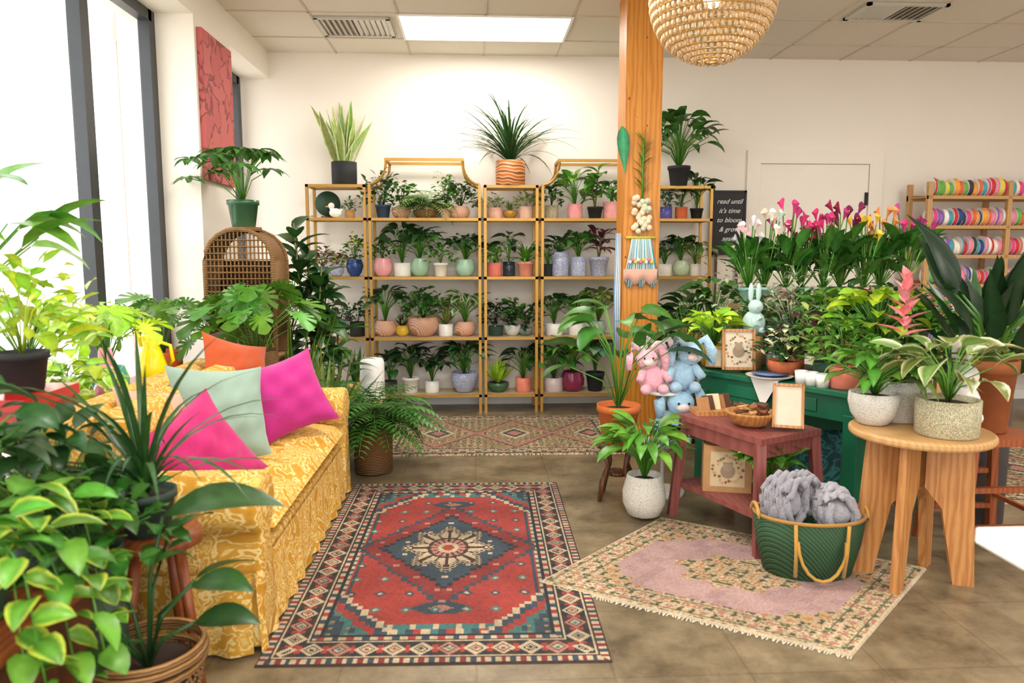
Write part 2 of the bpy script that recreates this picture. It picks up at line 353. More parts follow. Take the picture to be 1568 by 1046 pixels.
def plant(name, loc, pt, kind, h, r, col='mid', col2=None, **k):
    seedc[0] += 1; rg = random.Random(seedc[0]*13+5)
    mb = MB(); typ, pr, ph, pm, pc = pt
    pot(mb, typ, pr, ph, pm, H(pc))
    grow(mb, kind, h, r, G[col], rg, z=ph*.88, col2=(G[col2] if col2 else None), **k)
    # foliage rests against walls / window instead of passing through
    yl = 6.875-loc[1]; xl = -2.02-loc[0]; zl = .012-loc[2]
    if -1.81 < loc[0] and 5.0 < loc[1] < 5.9: xl = -1.80-loc[0]
    mb.v = [(max(v[0], xl), min(v[1], yl), max(v[2], zl)) for v in mb.v]
    return mb.make(name, loc)

# ------------------------------------------------------------------ room
CZ = 3.18; BY = 6.9; WX = -1.81; GX = -2.09; RX = 6.2; FY = -2.2
mb = MB(); mb.bb(-2.3, RX, FY, BY+.1, -.08, 0, 'floor'); mb.make('floor', smooth=False)
mb = MB(); mb.bb(-2.3, RX, FY, BY+.1, CZ, CZ+.08, 'ceil')
mb.make('ceiling', smooth=False)
mb = MB()
for i in range(-4, 12):
    x = -.56+.655*i
    if WX < x < RX: mb.bb(x-.008, x+.008, FY, BY, CZ-.006, CZ+.001, 'grid')
for i in range(0, 14):
    y = 6.42-.655*i
    if FY < y < BY: mb.bb(WX, RX, y-.008, y+.008, CZ-.006, CZ+.001, 'grid')
mb.make('trim_1', smooth=False)
mb = MB(); mb.bb(-2.3, RX+.1, BY, BY+.1, -.08, CZ+.08, 'wall'); mb.make('wall_back', smooth=False)
mb = MB(); mb.bb(RX, RX+.1, FY, BY, -.08, CZ+.08, 'wall'); mb.make('wall_right', smooth=False)
mb = MB()
mb.bb(-2.3, WX, FY, BY, 2.95, CZ+.04, 'wall')
mb.bb(-2.3, WX, 5.1, 5.82, 0, 2.95, 'wall')
mb.bb(-2.3, WX, FY, .4, 0, 2.95, 'wall')
mb.bb(-2.3, WX-.15, .4, 5.1, 0, .12, 'wall'); mb.bb(-2.3, WX-.15, 5.82, BY, 0, .12, 'wall')
mb.make('wall_left', smooth=False)
mb = MB()
mb.bb(-2.3, RX, FY-.1, FY, 2.9, CZ+.08, 'wall'); mb.bb(-2.3, -1.4, FY-.1, FY, 0, 2.9, 'wall'); mb.bb(5.2, RX, FY-.1, FY, 0, 2.9, 'wall')
mb.make('wall_front', smooth=False)
mb = MB(); mb.bb(WX, 2.53, BY-.015, BY, 0, .1, 'white'); mb.bb(3.83, RX, BY-.015, BY, 0, .1, 'white'); mb.make('baseboard_back', smooth=False)
def window(name, ys, z0, z1, gx=GX, w=.045):
    mb = MB(); y0, y1 = ys[0], ys[-1]
    for y in ys: mb.bb(gx-.035, gx+.035, y-w, y+w, z0, z1, 'frame')
    mb.bb(gx-.035, gx+.035, y0, y1, z0, z0+.07, 'frame'); mb.bb(gx-.035, gx+.035, y0, y1, z1-.07, z1, 'frame')
    mb.bb(gx-.004, gx+.004, y0, y1, z0, z1, 'glass'); return mb.make(name, smooth=False)
window('window_1', [.45, 1.3, 2.25, 3.2, 4.2, 5.055], .12, 2.95)
window('window_2', [5.88, 6.82], .12, 2.95)
mb = MB()
for x in (-1.35, 0, 1.3, 2.6, 3.9, 5.15): mb.bb(x-.05, x+.05, FY-.1, FY, 0, 2.9, 'frame')
mb.bb(-1.4, 5.2, FY-.1, FY, 0, .08, 'frame'); mb.bb(-1.4, 5.2, FY-.1, FY, 2.82, 2.9, 'frame'); mb.make('added_front_window', smooth=False)  # unseen storefront opening behind the camera, added to let daylight flood in
def portal(loc, rot, sx, sy):
    l = bpy.data.lights.new('portal', 'AREA'); l.shape = 'RECTANGLE'; l.size = sx; l.size_y = sy; l.cycles.is_portal = True
    o = bpy.data.objects.new('window_portal', l); o.location = loc; o.rotation_euler = rot; sc.collection.objects.link(o)
portal((-2.32, 2.75, 1.53), (0, -pi/2, 0), 2.83, 4.7)
portal((-2.32, 6.35, 1.53), (0, -pi/2, 0), 2.83, 1.0)
portal((1.9, FY-.12, 1.45), (pi/2, 0, 0), 6.6, 2.9)
# exterior
mb = MB(); mb.bb(-120, -2.35, -20, 140, -.12, -.06, 'asphalt'); mb.bb(-2.35, 80, -30, FY-.12, -.12, -.06, 'asphalt'); mb.make('parking_lot', smooth=False)
mb = MB(); mb.bb(-3.62, -3.40, 8.0, 8.25, -.06, 3.9, 'brick_o')
for i in range(24): mb.bb(-3.63, -3.39, 7.99, 8.26, .1+i*.15, .11+i*.15, 'asphalt')
mb.make('brick_pillar', smooth=False)
mb = MB(); mb.bb(-6.0, -3.6, 7.6, 9.0, 3.55, 3.75, 'metalw'); mb.make('canopy', smooth=False)
mb = MB(); mb.bb(-60, -30, 64, 65, -.06, 2.3, 'palewall'); mb.make('distant_building', smooth=False)
mb = MB()
for i in range(22): mb.ball((-104+i*3.6+R.uniform(-1, 1), 100, 1.5), R.uniform(3, 5), 'matte', H('#c9ceb8'), 10, 6, (1, 1, 1.1), .12)
mb.make('tree_line')
def panel(x0, x1, y0, y1, nm='ceiling_light_panel', en=42):
    mb = MB(); mb.bb(x0, x1, y0, y1, CZ-.012, CZ-.004, 'lamp')
    for a in ((x0-.02, x0, y0-.02, y1+.02), (x1, x1+.02, y0-.02, y1+.02), (x0, x1, y0-.02, y0), (x0, x1, y1, y1+.02)): mb.bb(*a, CZ-.016, CZ-.002, 'white')
    mb.make(nm, smooth=False)
    l = bpy.data.lights.new('panel_light', 'AREA'); l.shape = 'RECTANGLE'; l.size = x1-x0-.05; l.size_y = y1-y0-.05; l.energy = en; l.color = (1, .95, .88)
    o = bpy.data.objects.new('panel_light', l); o.location = ((x0+x1)/2, (y0+y1)/2, CZ-.02); sc.collection.objects.link(o)
panel(-.55, .74, 5.79, 6.4, en=24)
for x0 in (-.55, 3.38):
    for y0 in (3.17, .55, -1.4): panel(x0, x0+1.29, y0, y0+.61)  # extra panels out of view, added for soft light in the room
def vent(x0, x1, y0, y1):
    mb = MB()
    for a in ((x0, x0+.03, y0, y1), (x1-.03, x1, y0, y1), (x0, x1, y0, y0+.03), (x0, x1, y1-.03, y1)): mb.bb(*a, CZ-.02, CZ-.002, 'metalw')
    mb.bb(x0+.02, x1-.02, y0+.02, y1-.02, CZ-.004, CZ-.002, 'gap')
    for i in range(12):
        x = x0+.05+(x1-x0-.1)*i/11; mb.box(x, (y0+y1)/2, CZ-.012, .03, y1-y0-.06, .004, 'metalw', ry=.5 if i < 6 else -.5)
    mb.make('ceiling_vent', smooth=False)
vent(-1.2, -.63, 5.86, 6.33); vent(2.8, 3.4, 5.35, 5.72)
mb = MB()
mb.bb(2.53, 2.655, BY-.03, BY-.001, 0, 2.36, 'doorp'); mb.bb(3.695, 3.82, BY-.03, BY-.001, 0, 2.36, 'doorp'); mb.bb(2.655, 3.695, BY-.03, BY-.001, 2.24, 2.36, 'doorp')
mb.bb(2.66, 3.69, BY-.018, BY-.006, .01, 2.235, 'doorp')
mb.bb(2.64, 3.71, BY-.005, BY-.002, 0, 2.25, 'gap')
mb.bb(3.66, 3.685, BY-.035, BY-.018, 1.86, 1.98, 'black'); mb.make('door_1', smooth=False)
mb = MB(); mb.bb(1.045, 1.3, 5.2, 5.46, 0, CZ, 'beam')
for i in range(20):
    mb.ball((R.uniform(1.06, 1.28), 5.2005, R.uniform(.3, 3.1)), R.uniform(.005, .012), 'knot', n=8, m_=4, sc_=(1, .1, 1.3))
mb.make('wooden_pillar', smooth=False, bevel=.008)
mb = MB(); mb.bb(WX+.002, WX+.035, 5.14, 5.74, 1.9, 2.88, 'artmat'); mb.make('wall_art_canvas', smooth=False)
# ------------------------------------------------------------------ rugs
def rug(name, c, nu, nv, fn, th=.008, fringe=None):
    vs = []; fs = []; cols = []
    for j in range(nv+1):
        for i in range(nu+1):
            u, v = i/nu, j/nv
            x = (c[0][0]*(1-u)+c[1][0]*u)*(1-v)+(c[3][0]*(1-u)+c[2][0]*u)*v
            y = (c[0][1]*(1-u)+c[1][1]*u)*(1-v)+(c[3][1]*(1-u)+c[2][1]*u)*v
            ed = min(i, nu-i, j, nv-j)
            vs.append((x, y, th if ed > 0 else .001))
    for j in range(nv):
        for i in range(nu):
            fs.append((j*(nu+1)+i, j*(nu+1)+i+1, (j+1)*(nu+1)+i+1, (j+1)*(nu+1)+i)); cols.append(fn((i+.5)/nu, (j+.5)/nv))
    me = bpy.data.meshes.new(name); me.from_pydata(vs, [], fs); me.materials.append(MATS['rugwool'])
    ca = me.color_attributes.new('Col', 'FLOAT_COLOR', 'CORNER')
    ca.data.foreach_set('color', [x for cc in cols for _ in range(4) for x in (*cc, 1)])
    me.update(); ob = bpy.data.objects.new(name, me); sc.collection.objects.link(ob)
    if fringe:
        mb = MB()
        for (a, b_, w) in fringe:
            a = Vector((*a, .004)); b_ = Vector((*b_, .004)); L = (b_-a).length; K = int(L/.012)
            nrm = (b_-a).normalized().cross(Vector((0, 0, 1)))
            for i in range(K):
                p = a+(b_-a)*i/K; q = p+nrm*w*R.uniform(.7, 1.1)+(b_-a).normalized()*R.uniform(-.01, .01)
                mb.tube([p, q], .003, 'fabric', H('#e2d8c0'), 3)
        f = mb.make('fringe'); f.parent = ob
    return ob
c_ = {k: H(v) for k, v in dict(red='#8c332c', red2='#752a27', nav='#303d46', navd='#212429', cream='#a8967a', teal='#3a6462', brn='#372923', pink='#9c6a5c', gold='#8f6c3e', grey='#5c5a58').items()}
def h2(a, b_):
    x = sin(a*12.9898+b_*78.233)*43758.5453; return x-math.floor(x)
def rug1(u, v):
    W, L = 1.24, 2.02; x = (u-.5)*W; y = (v-.5)*L; ax, ay = abs(x), abs(y); d = min(W/2-ax, L/2-ay)
    n = .82+.36*h2(int(u*150), int(v*250)); n *= .92+.14*sin(v*31+sin(u*9))
    def o(k): return tuple(n*t for t in c_[k])
    along = y if (W/2-ax) < (L/2-ay) else x
    if d < .01: return o('brn')
    if d < .034: return o('cream' if (along*28) % 1 < .45 else ('red2' if (along*14) % 1 < .5 else 'nav'))
    if d < .044: return o('brn')
    if d < .152:
        t = (d-.098)/.054; s = ((along+10) % .098)/.098-.5; k_ = int((along+10)/.098) % 4; m_ = abs(t)+abs(s)*1.8
        if abs(t) > .9: return o('cream')
        if m_ < .2: return o(('red', 'navd', 'teal', 'red')[k_])
        if m_ < .38: return o('cream')
        if m_ < .52: return o('navd')
        if m_ < .85: return o(('cream', 'cream', 'pink', 'cream')[k_])
        if abs(s) > .4 and abs(t) < .5: return o('red')
        return o('navd' if k_ % 2 else 'brn')
    if d < .16: return o('navd')
    if d < .186: return o(('red', 'cream', 'nav', 'cream')[int((along+10)*36) % 4])
    if d < .195: return o('navd')
    q = .025; qx = round(ax/q)*q; qy = round(ay/q)*q
    a, b_ = .425, .815
    sp = qx/a*.8+qy/b_*1.15
    if sp > 1.44:
        if sp < 1.49: return o('cream')
        if sp < 1.56: return o('nav')
        if sp < 1.64: return o('red')
        if sp < 1.70: return o('teal')
        if (int(ax*60) % 4 == 0 and int(ay*60) % 3 == 0): return o('gold')
        return o('nav' if h2(int(ax*30), int(ay*30)) > .25 else 'teal')
    if ay > .74:
        return o('teal' if (int((x+5)*45)) % 4 else 'cream') if ay < .775 else o(('nav', 'red', 'cream', 'teal')[int((x+5)*32) % 4])
    md = qx/.33+qy/.44
    fx, fy = ax, ay*.8
    rr = sqrt(fx*fx+fy*fy); th = math.atan2(fy, fx)
    if rr < .15+.028*cos(8*th):
        if rr < .028: return o('red')
        if rr < .05: return o('cream')
        if abs(sin(4*th)) < .28 and rr > .06: return o('brn')
        if .085 < rr < .1: return o('brn')
        if rr < .085: return o('pink' if abs(sin(8*th)) > .5 else 'brn')
        return o('cream' if abs(sin(8*th)) > .35 else 'brn')
    if rr < .19+.03*cos(8*th): return o('brn' if (int(ax*90)+int(ay*90)) % 2 else 'cream')
    if md < 1.0:
        if md > .94: return o('navd')
        if md > .86: return o('nav')
        if (int(qx/q)*3+int(qy/q)*5) % 13 == 0: return o('cream')
        return o('nav')
    if qx/.41+qy/.56 < 1.0: return o('red2' if (int(qx/q)+int(qy/q)*3) % 11 else 'pink')
    if 1.0 <= qx/.41+qy/.56 < 1.06: return o('nav')
    gx = (x+5) % .12-.06; gy = (y+5.03) % .14-.07; gm = abs(gx)+abs(gy)
    if gm < .012: return o('cream')
    if gm < .026: return o('teal' if int((y+5)/.14) % 2 else 'nav')
    if abs(ax-.395) < .008: return o('nav')
    if ax > .41: return o('cream' if int((y+5)*60) % 3 else 'nav')
    if .56 < ay < .66 and ax+abs(ay-.61)*1.5 < .13: return o('nav' if ax+abs(ay-.61)*1.5 > .05 else 'pink')
    return o('red')
rug('red_medallion_rug', [(-.76, 2.42), (.47, 2.39), (.5, 4.42), (-.74, 4.44)], 170, 275, rug1)
p2 = {k: H(v) for k, v in dict(f='#a58681', f2='#9b7c7a', b='#a58e6a', o='#a06c47', g='#565f42', d='#4a3f37', c='#b5a489', p='#9a7068').items()}
def orn(x, y, s):
    return sin(x*s)*sin(y*s*1.1)+.6*sin((x+y)*s*1.7)*sin((x-y)*s*1.9)+.35*sin(x*s*4.1)*sin(y*s*3.7)
def rug2(u, v):
    W, L = 1.0, 1.25; x = (u-.5)*W; y = (v-.5)*L; ax, ay = abs(x), abs(y); d = min(W/2-ax, L/2-ay)
    n = .84+.32*h2(int(u*150), int(v*190))
    o = lambda k: tuple(n*t for t in p2[k])
    e = orn(ax, ay, 60)
    if d < .16:
        if d < .012: return o('c')
        if abs(d-.035) < .004 or abs(d-.13) < .004: return o('g')
        if e > .85: return o('d')
        if e > .6: return o('g')
        if e > .1: return o('b')
        if e > -.45: return o('c')
        if e > -.8: return o('o')
        return o('p')
    r_ = sqrt((ax/.17)**2+(ay/.24)**2); th = math.atan2(ay, ax)
    if r_ < 1+.14*cos(8*th):
        return o('d' if e > .8 else 'g' if e > .5 else 'b' if e > -.3 else 'o' if e < -.6 else 'c')
    cr = (ax/.33)**.9+(ay/.45)**.9
    if cr > 1.62+.06*sin(th*26): return o('d' if e > .8 else 'g' if e > .5 else 'o' if e < -.6 else 'b')
    return o('f' if h2(int(u*20), int(v*24)) < .8 else 'f2')
rug('pink_ornate_rug', [(1.31, 2.38), (2.02, 3.08), (.99, 3.78), (.26, 3.02)], 150, 190, rug2, .009, [((1.31, 2.38), (.26, 3.02), -.022)])
def rug3(u, v):
    x = (u-.5)*1.9; y = (v-.5)*1.25; ax, ay = abs(x), abs(y); d = min(.95-ax, .625-ay)
    n = .8+.35*h2(int(u*190), int(v*125)); o = lambda k: tuple(n*t for t in {**p2, **c_}[k])
    e = orn(ax, ay, 60)
    if d < .2:
        if abs(d-.05) < .008 or abs(d-.17) < .008: return o('d')
        return o('d' if e > .6 else 'g' if e > .3 else 'c' if e > -.1 else 'b' if e > -.6 else 'pink')
    s = abs((x+5) % .6-.3)/.3; t = s+abs(y)/.4
    if .88 < t < 1.06: return o('pink')
    if 1.06 < t < 1.12: return o('d')
    if t < .2: return o('pink')
    if t < .34: return o('d')
    if t < .44: return o('c')
    return o('d' if e > .7 else 'o' if e > .4 else 'g' if e < -.3 else 'b')
rug('diamond_runner_rug', [(-.75, 5.08), (1.15, 5.06), (1.15, 6.3), (-.72, 6.34)], 190, 124, rug3)
rug('patterned_rug', [(2.3, 3.9), (4.6, 3.9), (4.6, 5.2), (2.3, 5.2)], 140, 80, rug3)

# ------------------------------------------------------------------ shelves
LV = [.162, .676, 1.21, 1.717]
def shelf(x0, x1, tall):
    mb = MB(); yf, yb = 6.52, 6.82; w = .024; top = 2.0
    for x in (x0+w/2, x1-w/2):
        for y in (yf, yb): mb.bb(x-w/2, x+w/2, y-w/2, y+w/2, 0, top, 'gold')
        mb.bb(x-w/2, x+w/2, yf, yb, top-w, top, 'gold')
    for z in LV:
        mb.bb(x0, x1, yf-w/2, yf+w/2, z-w, z, 'gold'); mb.bb(x0, x1, yb-w/2, yb+w/2, z-w, z, 'gold')
        for x in (x0+w/2, x1-w/2): mb.bb(x-w/2, x+w/2, yf, yb, z-w, z, 'gold')
        mb.bb(x0+.004, x1-.004, yf, yb, z-.010, z-.001, 'shelfboard')
    if tall:
        for y in (yf, yb):
            def arc(cx, sg): return [(cx+sg*.145*sin(a_*pi/12), y, 2.0+.19*(1-cos(a_*pi/12))) for a_ in range(7)]
            mb.tube(arc(x0+.012, 1)+[(x0+.157, y, 2.22)], .012, 'gold', n=4)
            mb.tube(arc(x1-.012, -1)+[(x1-.157, y, 2.22)], .012, 'gold', n=4)
            mb.bb(x0+.145, x1-.145, y-w/2, y+w/2, 2.2, 2.224, 'gold')
        for x in (x0+.157, x1-.157): mb.bb(x-.012, x+.012, yf, yb, 2.2, 2.224, 'gold')
    else:
        for y in (yf, yb): mb.bb(x0, x1, y-w/2, y+w/2, top-w, top, 'gold')
        mb.bb(x0, x1, yf, yb, top-.012, top-.004, 'shelfboard')
    mb.make('gold_plant_shelf', smooth=False)
for a in ((-1.44, -.93, 0), (-.91, .06, 1), (.085, .56, 0), (.585, 1.58, 1), (1.605, 2.1, 0)): shelf(*a)
g = 'glaze'; ma = 'matte'
def sp(name, x, lv, pt, kind, h, r, col='dark', dy=0, **k):
    k = dict(k); k['n'] = int(k.get('n', 14)*1.5)
    if 'L' in k: k['L'] *= 1.1
    if 'W' in k: k['W'] *= 1.1
    return plant(name, (x, 6.66+dy, LV[lv]), (pt[0], pt[1]*1.1, pt[2]*1.08, pt[3], pt[4]), kind, h*1.12, r*1.12, col, **k)
S = [
 ('potted_pothos', -1.09, 3, ('cyl', .04, .07, 'terra', '#c99a5e'), 'bush', .09, .07, 'mid', dict(n=30, L=.04)),
 ('potted_ficus', -.80, 3, ('cone', .065, .11, g, '#27405f'), 'bush', .26, .17, 'dark', dict(n=90, L=.06)),
 ('potted_peperomia', -.64, 3, ('bowl', .08, .09, 'peachweave', '#ffffff'), 'bush', .24, .12, 'mid', dict(n=50, L=.06)),
 ('potted_fern', -.43, 3, ('bowl', .1, .07, 'wicker', '#ffffff'), 'fern', .2, .22, 'fresh', dict(n=26)),
 ('potted_aralia', -.25, 3, ('cone', .05, .08, 'terra', '#eab9a2'), 'bush', .28, .11, 'fresh', dict(n=70, L=.05)),
 ('potted_fittonia', -.124, 3, ('round', .08, .1, 'peachweave', '#ffffff'), 'bush', .22, .16, 'dark', dict(n=90, L=.06)),
 ('potted_jade_plant', .19, 3, ('cyl', .055, .09, 'terra', '#eab7a0'), 'bush', .11, .08, 'pale', dict(n=40, L=.04)),
 ('potted_succulent', .32, 3, ('bowl', .06, .07, 'gold', '#ffffff'), 'aloe', .1, .08, 'olive', dict()),
 ('potted_peperomia', .458, 3, ('cyl', .055, .1, 'terra', '#e9bda8'), 'bush', .12, .08, 'pale', dict(n=40, L=.05)),
 ('potted_croton', .69, 3, ('cyl', .055, .11, 'floralpot', '#ffffff'), 'bush', .18, .1, 'dark', dict(n=40, L=.07)),
 ('potted_philodendron', .90, 3, ('cyl', .06, .12, 'terra', '#e79a9c'), 'broad', .3, .2, 'fresh', dict(n=14, L=.14, W=.07)),
 ('potted_rubber_plant', 1.08, 3, ('cone', .065, .1, ma, '#16181a'), 'cane', .34, .15, 'fresh', dict(n=2, L=.16, W=.09)),
 ('potted_dieffenbachia', 1.23, 3, ('cyl', .07, .14, 'terra', '#eda4a2'), 'broad', .2, .15, 'mid', dict(n=12, L=.13, W=.06)),
 ('potted_tradescantia', 1.72, 3, ('cyl', .05, .1, g, '#5b5aa8'), 'bush', .14, .1, 'blue', dict(n=50)),
 ('potted_orchid', 1.86, 3, ('cyl', .05, .1, 'terra', '#d0693c'), 'broad', .2, .14, 'dark', dict(n=8, L=.13, W=.05)),
 ('potted_ficus', 2.0, 3, ('cone', .055, .09, ma, '#1b1c1e'), 'broad', .32, .16, 'dark', dict(n=14, L=.13, W=.06)),
 ('potted_tradescantia', -1.34, 2, ('cyl', .045, .08, g, '#5c7a80'), 'bush', .15, .11, 'purp', dict(n=60, col2='pale')),
 ('potted_fittonia', -1.22, 2, ('round', .06, .1, 'bluewhite', '#ffffff'), 'bush', .1, .1, 'pale', dict(n=50, col2='purp')),
 ('potted_chrysanthemum', -1.06, 2, ('urn', .07, .14, g, '#23457e'), 'bush', .2, .11, 'mid', dict(n=70, col2='yel')),
 ('potted_peperomia', -.81, 2, ('round', .075, .15, g, '#eba5a8'), 'bush', .14, .12, 'mid', dict(n=50)),
 ('potted_philodendron', -.64, 2, ('cyl', .07, .11, g, '#f1eee6'), 'broad', .36, .24, 'dark', dict(n=16, L=.15, W=.07)),
 ('potted_anthurium', -.485, 2, ('round', .075, .15, g, '#9fc3a4'), 'broad', .28, .22, 'dark', dict(n=18, L=.15, W=.08)),
 ('potted_calathea', -.30, 2, ('cone', .065, .11, g, '#f1ece4'), 'bush', .18, .14, 'fresh', dict(n=60)),
 ('potted_peperomia', -.08, 2, ('round', .08, .14, g, '#a6ccb2'), 'broad', .24, .2, 'dark', dict(n=26, L=.1, W=.07)),
 ('potted_arrowhead_plant', .18, 2, ('cyl', .06, .11, 'terra', '#e0796a'), 'bush', .16, .11, 'fresh', dict(n=60)),
 ('potted_zz_plant', .31, 2, ('cyl', .05, .12, g, '#26303c'), 'broad', .28, .11, 'deep', dict(n=9, L=.13, W=.06)),
 ('potted_parlor_palm', .458, 2, ('cone', .07, .12, 'terra', '#eb9a86'), 'grass', .2, .1, 'fresh', dict(n=30, W=.02)),
 ('potted_ficus', .66, 2, ('cyl', .04, .1, ma, '#20242a'), 'broad', .2, .14, 'dark', dict(n=10, L=.12, W=.05)),
 ('potted_peace_lily', .77, 2, ('cyl', .07, .2, 'bluewhite', '#ffffff'), 'broad', .14, .16, 'dark', dict(n=14, L=.13, W=.05)),
 ('potted_rubber_plant', .935, 2, ('cyl', .065, .16, 'bluewhite', '#ffffff'), 'broad', .24, .18, 'mid', dict(n=16, L=.13, W=.07)),
 ('potted_cordyline', 1.12, 2, ('cone', .085, .16, 'bluewhite', '#ffffff'), 'cane', .28, .18, 'purp', dict(n=2, L=.2, W=.05)),
 ('potted_pothos', 1.72, 2, ('cyl', .06, .1, g, '#e8e4da'), 'broad', .22, .15, 'blue', dict(n=16, L=.1, W=.06)),
 ('potted_peperomia', 1.87, 2, ('round', .07, .13, g, '#b7c9a8'), 'broad', .25, .16, 'dark', dict(n=16, L=.12, W=.07)),
 ('potted_calathea', 2.0, 2, ('cyl', .05, .1, g, '#d9d5ca'), 'broad', .22, .14, 'olive', dict(n=14, L=.12, W=.06)),
 ('potted_fern', -1.34, 1, ('cyl', .05, .09, ma, '#2a2c2a'), 'bush', .14, .1, 'mid', dict(n=60)),
 ('potted_fittonia', -1.2, 1, ('cyl', .07, .12, g, '#f2f0ea'), 'bush', .13, .12, 'blue', dict(n=70, col2='purp')),
 ('potted_begonia', -1.05, 1, ('cyl', .06, .12, ma, '#20211f'), 'bush', .16, .12, 'dark', dict(n=60)),
 ('potted_calathea', -.80, 1, ('round', .09, .13, 'peachweave', '#ffffff'), 'broad', .32, .22, 'dark', dict(n=20, L=.15, W=.06)),
 ('potted_cactus', -.65, 1, ('round', .055, .09, g, '#e8c23a'), 'aloe', .12, .1, 'purp', dict()),
 ('potted_nerve_plant', -.46, 1, ('bowl', .13, .16, 'peachweave', '#ffffff'), 'bush', .24, .2, 'mid', dict(n=130, L=.07)),
 ('potted_succulent', -.26, 1, ('cyl', .06, .1, g, '#f4f2ee'), 'aloe', .18, .1, 'olive', dict()),
 ('potted_dracaena', -.085, 1, ('round', .09, .12, 'peachweave', '#ffffff'), 'broad', .3, .2, 'mid', dict(n=22, L=.13, W=.05, col2='cream')),
 ('potted_zz_plant', .19, 1, ('cyl', .06, .08, ma, '#2c4438'), 'bush', .2, .13, 'deep', dict(n=60, L=.07)),
 ('potted_pothos', .34, 1, ('bowl', .07, .09, g, '#d7dad4'), 'bush', .2, .13, 'mid', dict(n=60, L=.07)),
 ('potted_hoya', .46, 1, ('bowl', .06, .06, g, '#7d8a84'), 'bush', .18, .12, 'dark', dict(n=50, L=.07)),
 ('potted_peperomia', .72, 1, ('cyl', .07, .1, g, '#f0ede6'), 'broad', .28, .2, 'dark', dict(n=20, L=.1, W=.06)),
 ('potted_arrowhead_plant', .92, 1, ('cyl', .06, .1, g, '#e9e6df'), 'broad', .28, .2, 'mid', dict(n=20, L=.12, W=.07)),
 ('potted_calathea', 1.12, 1, ('round', .07, .12, g, '#9aa9a0'), 'broad', .32, .22, 'olive', dict(n=20, L=.13, W=.07)),
 ('potted_pothos', 1.75, 1, ('cyl', .06, .1, g, '#d8cfc0'), 'trail', .2, .16, 'mid', dict(n=9)),
 ('potted_spider_plant', 1.95, 1, ('cyl', .07, .1, 'terra', '#d58c6a'), 'grass', .22, .14, 'pale', dict(n=30, W=.018)),
 ('potted_zz_plant', -1.32, 0, ('cyl', .07, .12, ma, '#3a3d3a'), 'broad', .25, .18, 'dark', dict(n=14, L=.14, W=.06)),
 ('potted_snake_plant', -1.07, 0, ('cyl', .07, .1, g, '#caa24e'), 'snake', .3, .1, 'mid', dict(n=9, W=.045)),
 ('potted_begonia', -.77, 0, ('cyl', .06, .1, ma, '#3a3f3c'), 'broad', .25, .16, 'dark', dict(n=14, L=.13, W=.08)),
 ('potted_philodendron', -.58, 0, ('cone', .075, .13, g, '#f4f2ee'), 'broad', .32, .22, 'deep', dict(n=16, L=.16, W=.08)),
 ('potted_monstera', -.39, 0, ('cyl', .06, .1, g, '#f4f2ee'), 'broad', .26, .2, 'deep', dict(n=14, L=.13, W=.08)),
 ('potted_calathea', -.097, 0, ('bowl', .11, .17, 'bluewhite', '#ffffff'), 'broad', .28, .24, 'dark', dict(n=26, L=.18, W=.06)),
 ('potted_aloe', .21, 0, ('bowl', .09, .08, g, '#3f6244'), 'aloe', .24, .13, 'lime', dict(n=18)),
 ('potted_dracaena', .44, 0, ('cyl', .065, .12, 'terra', '#ee8e78'), 'broad', .32, .19, 'deep', dict(n=22, L=.15, W=.04)),
 ('potted_pothos', .72, 0, ('cyl', .08, .12, g, '#d8c7c4'), 'broad', .32, .22, 'mid', dict(n=16, L=.15, W=.09)),
 ('potted_philodendron', .89, 0, ('round', .1, .17, g, '#8c2f52'), 'broad', .36, .24, 'fresh', dict(n=16, L=.18, W=.11, shape='heart')),
 ('potted_rubber_plant', 1.1, 0, ('cone', .08, .16, ma, '#20262c'), 'broad', .32, .2, 'blue', dict(n=14, L=.17, W=.09)),
 ('potted_zz_plant', 1.82, 0, ('cyl', .09, .14, g, '#d4d0c6'), 'broad', .35, .2, 'dark', dict(n=18, L=.14, W=.07)),
]
for nm, x, lv, pt, kd, h, r, col, k in S: sp(nm, x, lv, pt, kd, h, r, col, **k)
TP = 2.001
plant('potted_snake_plant', (-1.13, 6.66, TP), ('cyl', .11, .2, ma, '#1d1e20'), 'snake', .6, .35, 'pale', 'cream', n=18, W=.1)
plant('potted_ponytail_grass', (.32, 6.6, TP), ('cyl', .13, .21, 'stripes', '#ffffff'), 'grass', .62, .4, 'dark', n=130, W=.018)
plant('potted_peace_lily', (1.80, 6.55, TP), ('cone', .1, .17, ma, '#26282a'), 'broad', .55, .42, 'mid', n=70, L=.19, W=.09)
plant('potted_fern', (-.4, 6.68, LV[3]), ('cyl', .05, .1, 'terra', '#e2b59a'), 'fern', .3, .25, 'pale', n=18)
mb = MB(); mb.ball((0, 0, .045), .045, 'glaze', H('#f6f3ea'), sc_=(1.25, .8, .9)); mb.ball((-.035, 0, .105), .028, 'glaze', H('#f6f3ea')); mb.tube([(-.05, 0, .1), (-.085, 0, .097)], [.011, .004], 'glaze', H('#e8a531'))
mb.tube([(.04, 0, .055), (.075, 0, .09)], [.02, .003], 'glaze', H('#f6f3ea')); mb.tube([(-.02, 0, .05), (-.035, 0, .09)], .02, 'glaze', H('#f6f3ea')); mb.make('ceramic_duck', (-1.2, 6.58, LV[3]))
mb = MB(); mb.tube([(0, .0, .13), (0, .02, .13)], .11, 'matte', H('#23402c'), 28); mb.box(0, .03, .012, .12, .06, .024, 'darkwood'); mb.make('decorative_plate', (-1.29, 6.7, LV[3]))
mb = MB(); mb.lathe([(.085, 0), (.095, .02), (.095, .3), (.08, .33), (.03, .335), (.001, .335)], (0, 0, .27), 'white'); mb.lathe([(.13, .24), (.13, .27), (.001, .27)], (0, 0, 0), 'lightwood')
